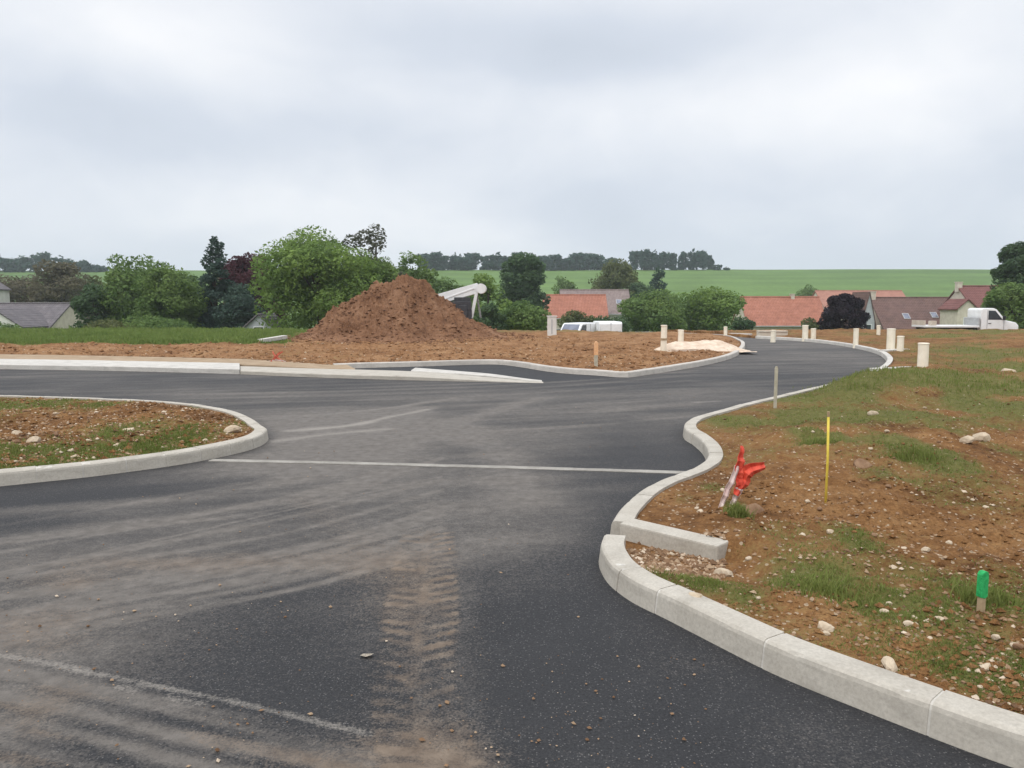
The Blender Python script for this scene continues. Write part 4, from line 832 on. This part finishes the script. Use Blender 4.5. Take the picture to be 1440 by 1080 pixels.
house('house', 'wide grey slate-roofed house low at the edge of the grass', -95, 100, 429, 466, 84, 9, 'slate', 'cream_render', None, [(-.6,.6,1.2,1.1),(.4,.6,1.2,1.1)], skylights=[])
gable('cream gable end of the house in front of the grey slate roof', -42, 30, 436, 460, 76, 'white_render', 'slate', 6)
gable('white gable just peeking in beside the olive hedge', -130, -33, 374, 406, 108, 'white_render', 'slate', 7)
gable('little pale grey shed gable between the purple beech and the big green tree', 343, 385, 443, 462, 66, 'grey_render', 'slate', 4, 'shed')

# ------------------------------------------------------------------ trees
def leaves_np(rs, lobes, n, size, shell=.55, cull=(.20, .36)):
    L = np.array(lobes, float); wgt = (L[:,3]*L[:,4]*L[:,5]) ** .67; k = rs.choice(len(L), n, p=wgt/wgt.sum())
    d = rs.randn(n, 3); d /= np.linalg.norm(d, axis=1)[:, None]; r = shell + (1.06 - shell) * rs.rand(n) ** .7
    c = L[k, :3] + d * L[k, 3:6] * r[:, None]
    nr = d * .8 + rs.randn(n, 3) * .75 + np.array([0,0,.35]); nr /= np.linalg.norm(nr, axis=1)[:, None]
    u = np.cross(nr, rs.randn(n, 3)); u /= np.linalg.norm(u, axis=1)[:, None]; w = np.cross(nr, u)
    sz_ = 2.1 / max(.5, np.ptp(c[:, 2]) ** .5 * 1.1); keep = vn(c[:,0]*sz_, c[:,1]*sz_, c[:,2]*sz_*1.2, int(n) % 97) > rs.uniform(cull[0], cull[1], n); c, u, w, nr = c[keep], u[keep], w[keep], nr[keep]; n = len(c)
    s = size * (.45 + 1.3 * rs.rand(n) ** 1.8)[:, None]
    v = np.stack([c - u*s, c + w*s*.55 - nr*s*.15, c + u*s, c - w*s*.55 - nr*s*.15], 1)
    return v
def crown_mesh(name, rs, lobes, n, size, shell=.5, cull=(.20, .36)):
    v = leaves_np(rs, lobes, n, size, shell, cull); v[..., 2] = np.maximum(v[..., 2], .02)
    return np_quads(name, v.reshape(-1, 3), np.arange(n*4).reshape(-1, 4))
def lobes_round(rs, w, h, base, k=16, irr=.28):
    out = [(0, 0, base + (h-base)*.5, w*.34, w*.30, (h-base)*.42)]
    for _ in range(k):
        a = rs.rand()*6.283; e = rs.uniform(-.75, 1.0); rr_ = math.sqrt(max(0, 1 - e*e*.8)) * rs.uniform(.55, 1.0)
        s = rs.uniform(.13, irr) * w
        s *= rs.uniform(.6, 1.15); out.append((math.cos(a)*rr_*(w/2 - s*.8), math.sin(a)*rr_*(w/2 - s*.8), base + (h-base)*(.5 + .5*e) - (s*.7 if e > .5 else -s*.3*(e < -.4)), s, s, s*rs.uniform(.65, .95)))
    return out
def lobes_cone(rs, w, h, base):
    out = []
    n = int(max(9, h*2.2))
    for i in range(n):
        f = i/(n-1); z = base + (h-base)*f; rad = w/2 * (1-f)**.45 + .20
        for j in range(max(3, int(8*(1-f)) + 1)):
            a = rs.rand()*6.283; q = rad*rs.uniform(.25, .72); s = max(.24, rad*rs.uniform(.34, .5)); out.append((math.cos(a)*q, math.sin(a)*q, z - s*.2, s, s, max(.25, (h-base)/n*.9)))
    return out
def lobes_dome(rs, w, h):
    out = [(0, 0, h*.42, w*.40, w*.38, h*.46)]
    for _ in range(30):
        a = rs.rand()*6.283; e = rs.uniform(-.5, 1.); q = math.sqrt(max(0, 1 - e*e)); s = w*rs.uniform(.07, .14)
        out.append((math.cos(a)*q*w*.38, math.sin(a)*q*w*.36, h*.44 + e*h*.44, s, s, s*.85))
    return out
def lobes_upright(rs, w, h, base, k=12):
    out = []
    for _ in range(k):
        a = rs.rand()*6.283; q = w/2*rs.uniform(.1, .75); s = w*rs.uniform(.09, .17); z = base + (h-base)*rs.uniform(.25, .96) ** .9
        out.append((math.cos(a)*q, math.sin(a)*q, z - s, s, s, s*rs.uniform(1.2, 2.2)))
    return out
def tree(label, x0, x1, top, Y, mat, kind='round', n=3600, size=.20, base_f=.12, name='tree', cat='tree', seed=None, group=None, bottom=None):
    A, B, T = dp(x0, top, Y), dp(x1, top, Y), dp((x0+x1)/2, top, Y); g = float(drop(Y)) - .1; w = B[0]-A[0]; h = T[2]-g; n = int(n * 3.2); size *= .70; seed = seed or int(x0*7 + top*13 + 5000) % 9999
    rs = np.random.RandomState(seed); t = thing(name, label, cat, (T[0], Y, g), 0, group); base = h*base_f
    if kind == 'cone': lb = lobes_cone(rs, w, h, base)
    elif kind == 'sparse': lb = lobes_upright(rs, w, h, h*.25, 22)
    elif kind == 'dome': lb = lobes_dome(rs, w, h)
    elif kind == 'bush': lb = lobes_round(rs, w, h, 0.0, 14, .3)
    else: lb = lobes_round(rs, w, h, base, 32)
    cm = crown_mesh('crown', rs, lb, n, size, .72 if kind == 'sparse' else .62, (.05, .24) if kind in ('bush', 'dome') else (.20, .36)); co = np.empty(len(cm.vertices)*3, np.float32); cm.vertices.foreach_get('co', co); co = co.reshape(-1, 3)
    xl, xh = np.percentile(co[:, 0], [.6, 99.4]); zh = np.percentile(co[:, 2], 99.8); fx, fz = w / (xh - xl), h / zh; co[:, 0] = (co[:, 0] - (xl + xh)/2) * fx; co[:, 1] *= fx; co[:, 2] *= fz; cm.vertices.foreach_set('co', co.ravel()); cm.update()
    lb = [((a_[0] - (xl + xh)/2)*fx, a_[1]*fx, a_[2]*fz) for a_ in lb]; link('crown', cm, M[mat], t)
    m = MB(); r0 = max(.06, h*.022); m.tube([(0,0,-.3),(rs.uniform(-.1,.1),0,h*.3),(rs.uniform(-.2,.2),rs.uniform(-.2,.2),h*.62),(rs.uniform(-.2,.2),0,h*.86)], [r0*1.2, r0, r0*.6, r0*.2], 8)
    for (lx, ly, lz, *_r) in [lb[i] for i in rs.choice(len(lb), min(len(lb), 12 if kind == 'sparse' else 7), replace=False)]:
        z0 = max(h*.12, min(lz*.6, h*.6)); m.tube([(0,0,z0),(lx*.5, ly*.5, z0 + (lz - z0)*.6),(lx, ly, lz)], [r0*.5, r0*.34, r0*.12], 6)
    m.build('trunk', M['bark'], t, smooth=True); return t
tree('bright green rounded tree right of the slate-roofed house', 138, 240, 360, 74, 'leaf_mid', n=5600, size=.19, base_f=.04)
tree('darker green tree overlapping the bright rounded one, beside the conifer', 194, 284, 370, 70, 'leaf_mid', n=5200, size=.17, base_f=.02)
tree('dark low tree at the end of the slate roof', 102, 160, 400, 72, 'leaf_dark', n=2600, size=.18, base_f=.02)
tree('dark blue-green pointed conifer, tallest of the left group', 268, 332, 336, 72, 'leaf_blue', 'cone', n=8500, size=.17, base_f=.03)
tree('purple-leaved beech behind the dark conifer', 312, 398, 358, 80, 'leaf_purple', n=7500, size=.19, base_f=.05)
tree('small dark purple tree in the notch beside the big green tree', 358, 386, 359, 88, 'leaf_purple', n=1500, size=.2)
tree('dark green tree filling the gap between the green trees and the conifer', 236, 296, 388, 84, 'leaf_dark', n=3000, size=.2, base_f=.02)
tree('dull green tree behind the gap left of the darker green tree', 150, 215, 380, 96, 'leaf_olive', n=2600, size=.22, base_f=.02)
tree('dark shrubbery tree at the foot of the purple beech', 300, 362, 400, 71, 'leaf_blue', 'bush', n=3000, size=.17)
tree('broad bright green tree, largest of all, left of the soil heap', 362, 530, 322, 66, 'leaf_bright', n=12500, size=.165, base_f=.02)
tree('tall thin grey-green tree with open crown behind the big green tree', 488, 568, 320, 72, 'leaf_grey', 'sparse', n=3000, size=.15)
tree('mid green tree under the open grey crown, behind the heap', 480, 560, 362, 69, 'leaf_mid', n=4200, size=.17)
tree('small green tree directly behind the top of the heap', 548, 612, 356, 95, 'leaf_mid', n=2600, size=.24)
tree('brown-leaved tree behind the slate roof', 46, 118, 368, 118, 'leaf_brown', n=3600, size=.27, base_f=.05)
tree('dull olive hedge tree left of the brown-leaved tree', -60, 62, 388, 122, 'leaf_brown', 'bush', n=3600, size=.30)
tree('dull green shrub between the brown-leaved tree and the green tree', 92, 150, 388, 128, 'leaf_olive', 'bush', n=2200, size=.28)
tree('low green shrub at the grass edge in front of the cream gable', -20, 34, 453, 62, 'leaf_mid', 'bush', n=1200, size=.14, name='shrub', cat='shrub')
tree('low bright shrub below the two green trees', 118, 190, 449, 60, 'leaf_olive', 'bush', n=1800, size=.13, name='shrub', cat='shrub')
tree('long low green shrub at the foot of the conifer', 170, 282, 445, 62, 'leaf_mid', 'bush', n=2600, size=.14, name='shrub', cat='shrub')
tree('dark grey-green tree behind the conveyor, left of the red roofs', 704, 768, 357, 112, 'leaf_dark', n=4200, size=.26, base_f=.06)
tree('yellow-green bush right behind the conveyor head', 655, 716, 386, 92, 'leaf_bright', n=2800, size=.22, base_f=.02)
tree('green bush left of the conveyor, behind the heap shoulder', 596, 664, 391, 98, 'leaf_mid', 'bush', n=2800, size=.22)
tree('dark green bush at the right foot of the heap', 660, 712, 428, 62, 'leaf_dark', 'bush', n=2200, size=.15, name='shrub', cat='shrub')
tree('bright green bush beside the white cabinet', 698, 774, 424, 64, 'leaf_mid', 'bush', n=3400, size=.15, name='shrub', cat='shrub')
tree('small round green tree above the dull red roof', 776, 814, 389, 175, 'leaf_mid', n=1400, size=.3)
tree('dark olive round tree behind the grey-brown roof', 828, 898, 366, 165, 'leaf_olive', n=4200, size=.33, base_f=.03)
tree('dark pointed tree between the roof and the field', 906, 948, 377, 145, 'leaf_blue', 'cone', n=3000, size=.28)
tree('dark bush behind the pale gable of the grey-brown roof', 884, 918, 398, 140, 'leaf_dark', 'bush', n=1500, size=.28)
tree('green bushy tree right of the grey-brown roof', 872, 962, 408, 92, 'leaf_mid', 'bush', n=5200, size=.19)
tree('lighter green bushy tree left of the bright red roof', 950, 1042, 405, 96, 'leaf_bright', 'bush', n=5200, size=.19)
tree('low shrub in front of the dull red roof above the vans', 786, 836, 437, 82, 'leaf_olive', 'bush', n=1600, size=.16, name='shrub', cat='shrub')
tree('dark low shrub above the second van', 836, 884, 444, 80, 'leaf_dark', 'bush', n=1600, size=.15, name='shrub', cat='shrub')
tree('lone round shrub in the field above the bright red roof', 1118, 1152, 401, 205, 'leaf_mid', 'bush', n=1100, size=.3, name='shrub', cat='shrub')
tree('dark purple round tree in front of the village roofs', 1155, 1220, 414, 84, 'leaf_plum', 'dome', n=6500, size=.17)
tree('dark shrub by the road end below the bright red roof', 1028, 1060, 446, 78, 'leaf_dark', 'bush', n=1100, size=.15, name='shrub', cat='shrub')
tree('olive shrub between the two cream pipes and the purple tree', 1126, 1152, 447, 76, 'leaf_olive', 'bush', n=900, size=.13, name='shrub', cat='shrub')
tree('tall dark green tree at the edge of view behind the truck', 1403, 1520, 338, 76, 'leaf_dark', 'dome', n=9500, size=.2, base_f=.03)
tree('lower mid green tree beside the truck cab', 1392, 1460, 398, 70, 'leaf_mid', 'bush', n=4200, size=.17)
# skyline trees: three shapes, copied
YF = 428.; protos = []
def sky_tree(i, a, top, wpx, label, group):
    T = dp(a, top, YF + random.uniform(-6, 4)); g = dp(a, 384, YF)[2] - .6; h = T[2] - g; w = wpx * YF / F
    k = i % 4
    if len(protos) <= k:
        rs = np.random.RandomState(300 + k); t = thing('tree', label, 'tree', (T[0], T[1], g), 0, group)
        lb = lobes_round(rs, 8., 11.5, 1.0, 14, .3); link('crown', crown_mesh('crown', rs, lb, 950, .72, .4, (0., .2)), M['leaf_far'], t); m = MB(); m.tube([(0,0,-1),(.2,0,4),(0,.2,9)], [.28,.22,.08], 6); m.build('trunk', M['bark'], t)
        protos.append(t); o_ = t
    else: o_ = dup(protos[k], (T[0], T[1], g), random.uniform(0, 6.28), label); o_['group'] = group
    o_.scale = (w/8., w/8., h/11.5)
xs1 = [598,612,625,640,652,664,684,700,712,726,740,752,766,779,792,803,815,828,840,852,862]
for i, a in enumerate(xs1): sky_tree(i, a, 357 + random.uniform(-4, 5) + (6 if a > 842 else 0), random.uniform(23, 31), 'dark green tree in the long row on the field skyline', 'trees in the skyline row')
for i, (a, tp, w) in enumerate([(893,352,22),(906,348,24),(921,350,22),(934,352,20),(947,355,18),(962,351,20),(975,349,22),(988,350,20),(998,358,14),(1010,371,16),(1021,375,12)]): sky_tree(i + 1, a, tp, w, 'dark tree in the short clump at the end of the skyline row', 'trees in the skyline clump')
rs = np.random.RandomState(9); V = []; 
for k in range(34):
    a = -260 + k * 12.2; tp = 357 + 6 * math.sin(k * .9) * .5 + rs.uniform(-3, 3) + max(0, (a - 85)) * .28; T = dp(a, tp, YF - 10); g = dp(a, 386, YF - 10)[2] - .5; h = max(2.5, T[2] - g); w = 8.5
    lb = [(x_ + T[0], y_ + T[1] + rs.uniform(-4, 4), z_ + g, a_, b_, c_) for x_, y_, z_, a_, b_, c_ in lobes_round(rs, w, h, .3, 9, .3)]; V.append(leaves_np(rs, lb, 480, .8, .4, (0., .15)))
V = np.concatenate(V); o = link('woods', np_quads('woods', V.reshape(-1, 3), np.arange(len(V)*4).reshape(-1, 4)), M['leaf_far']); tag(o, 'far dark green wood along the hill behind the slate-roofed house', 'wood', kind='stuff')

# ------------------------------------------------------------------ air
HAZE = .00034
m = MB(); m.box((-1700, -75, -95), (1700, 3300, 60)); hz = m.build('haze'); hz['kind'] = 'stuff'; hz['label'] = 'thin pale haze hanging over the fields'; hz['category'] = 'haze'
mt = bpy.data.materials.new('haze'); mt.use_nodes = True; mt.node_tree.nodes.clear(); ou = mt.node_tree.nodes.new('ShaderNodeOutputMaterial'); vo = mt.node_tree.nodes.new('ShaderNodeVolumePrincipled')
vo.inputs['Color'].default_value = (.80,.86,.95,1); vo.inputs['Density'].default_value = HAZE; mt.node_tree.links.new(vo.outputs[0], ou.inputs['Volume']); hz.data.materials.append(mt)

# ------------------------------------------------------------------ sky, sun, camera
world = bpy.data.worlds.new('World'); scene.world = world; world.use_nodes = True; nt = world.node_tree; bg = nt.nodes['Background']; STR = .1; bg.inputs['Strength'].default_value = STR
sun_el, sun_az = R(52), R(215)
sky = nt.nodes.new('ShaderNodeTexSky'); sky.sky_type = 'NISHITA'; sky.sun_disc = False; sky.sun_elevation = sun_el; sky.sun_rotation = sun_az; sky.air_density = 1.; sky.dust_density = 2.
class WT(NT):
    def __init__(s): s.t = nt
w = WT(); tc = w.n('ShaderNodeTexCoord').outputs['Generated']; sp = w.n('ShaderNodeSeparateXYZ'); w.put(sp.inputs[0], tc)
up = w.math('MAXIMUM', sp.outputs['Z'], .0); den = w.math('ADD', up, .38)
cb = w.n('ShaderNodeCombineXYZ'); w.put(cb.inputs[0], w.math('DIVIDE', sp.outputs['X'], den)); w.put(cb.inputs[1], w.math('DIVIDE', sp.outputs['Y'], den)); w.put(cb.inputs[2], 3.7)
warp = w.n('ShaderNodeVectorMath'); warp.operation = 'ADD'; w.put(warp.inputs[0], cb.outputs[0])
nzw = w.n('ShaderNodeTexNoise'); w.put(nzw.inputs['Vector'], cb.outputs[0]); nzw.inputs['Scale'].default_value = 1.8; nzw.inputs['Detail'].default_value = 3
sv = w.n('ShaderNodeVectorMath'); sv.operation = 'SCALE'; w.put(sv.inputs[0], nzw.outputs['Color']); sv.inputs['Scale'].default_value = .4; w.put(warp.inputs[1], sv.outputs[0])
n1 = w.noise(warp.outputs[0], 1.5, 5, .48)
def lobe(a, b, ra, rb):
    # a dark or bright bank of cloud around one direction of the sky
    v = ray(a, b); v = v/np.linalg.norm(v); az = math.atan2(v[0], v[1]); el = math.asin(v[2])
    azn = w.math('ARCTAN2', sp.outputs['X'], sp.outputs['Y']); eln = w.math('ARCSINE', sp.outputs['Z'])
    dx = w.math('DIVIDE', w.math('SUBTRACT', azn, az), ra / F); dy = w.math('DIVIDE', w.math('SUBTRACT', eln, el), rb / F)
    r2 = w.math('ADD', w.math('MULTIPLY', dx, dx), w.math('MULTIPLY', dy, dy)); return w.math('EXPONENT', w.math('MULTIPLY', r2, -1.))
dk = w.math('ADD', w.math('MULTIPLY', lobe(330, 190, 260, 60), .9), w.math('MULTIPLY', lobe(760, 70, 330, 50), 1.0))
dk = w.math('ADD', dk, w.math('MULTIPLY', lobe(1250, 250, 320, 60), .45)); dk = w.math('ADD', dk, w.math('MULTIPLY', lobe(60, 120, 160, 60), .35))
br = w.math('ADD', w.math('MULTIPLY', lobe(160, 30, 300, 60), .8), w.math('MULTIPLY', lobe(820, 200, 420, 70), .5)); br = w.math('ADD', br, w.math('MULTIPLY', lobe(1250, 60, 300, 80), .4))
val = w.math('ADD', w.math('ADD', .5, w.math('MULTIPLY', w.math('SUBTRACT', n1, .5), 1.25)), w.math('SUBTRACT', w.math('MULTIPLY', br, .28), w.math('MULTIPLY', dk, .42)))
hzf = w.math('EXPONENT', w.math('MULTIPLY', up, -14.)); val = w.math('ADD', w.math('MULTIPLY', val, w.math('SUBTRACT', 1., hzf)), w.math('MULTIPLY', hzf, .20))
K = .80 / STR
cl = w.ramp(val, [(.0, (.54,.592,.672)), (.28, (.62,.668,.748)), (.50, (.745,.777,.832)), (.78, (.905,.912,.930))])
sc_ = w.n('ShaderNodeVectorMath'); sc_.operation = 'SCALE'; w.put(sc_.inputs[0], cl); w.put(sc_.inputs['Scale'], w.math('MULTIPLY', 1.15 / STR, w.math('ADD', 1., w.math('MULTIPLY', w.math('POWER', w.math('MAXIMUM', w.math('SUBTRACT', up, .40), 0.), 1.0), 2.3))))
mx = w.mix(.95, sky.outputs[0], sc_.outputs[0]); nt.links.new(mx, bg.inputs['Color'])
sd = bpy.data.lights.new('sun', 'SUN'); sd.energy = 1.5; sd.angle = R(40); sd.color = (1., .965, .92); so = bpy.data.objects.new('sun', sd); COL.objects.link(so)
dv = Vector((math.sin(sun_az) * math.cos(sun_el), math.cos(sun_az) * math.cos(sun_el), math.sin(sun_el))); so.rotation_euler = dv.to_track_quat('Z', 'Y').to_euler(); so.location = (0, 0, 30)
cd = bpy.data.cameras.new('camera'); cam = bpy.data.objects.new('camera', cd); COL.objects.link(cam); cam.location = (0, 0, CH); cam.rotation_euler = (R(90) - TH, 0, 0)
cd.sensor_width = 36; cd.lens = 36 * F / 1440; cd.clip_start = .05; cd.clip_end = 8000; scene.camera = cam
scene.view_settings.view_transform = 'Standard'; scene.view_settings.look = 'None'; scene.view_settings.exposure = 0; scene.view_settings.gamma = 1
scene.render.engine = 'CYCLES'; scene.cycles.max_bounces = 6; scene.cycles.volume_bounces = 1; scene.cycles.use_denoising = True
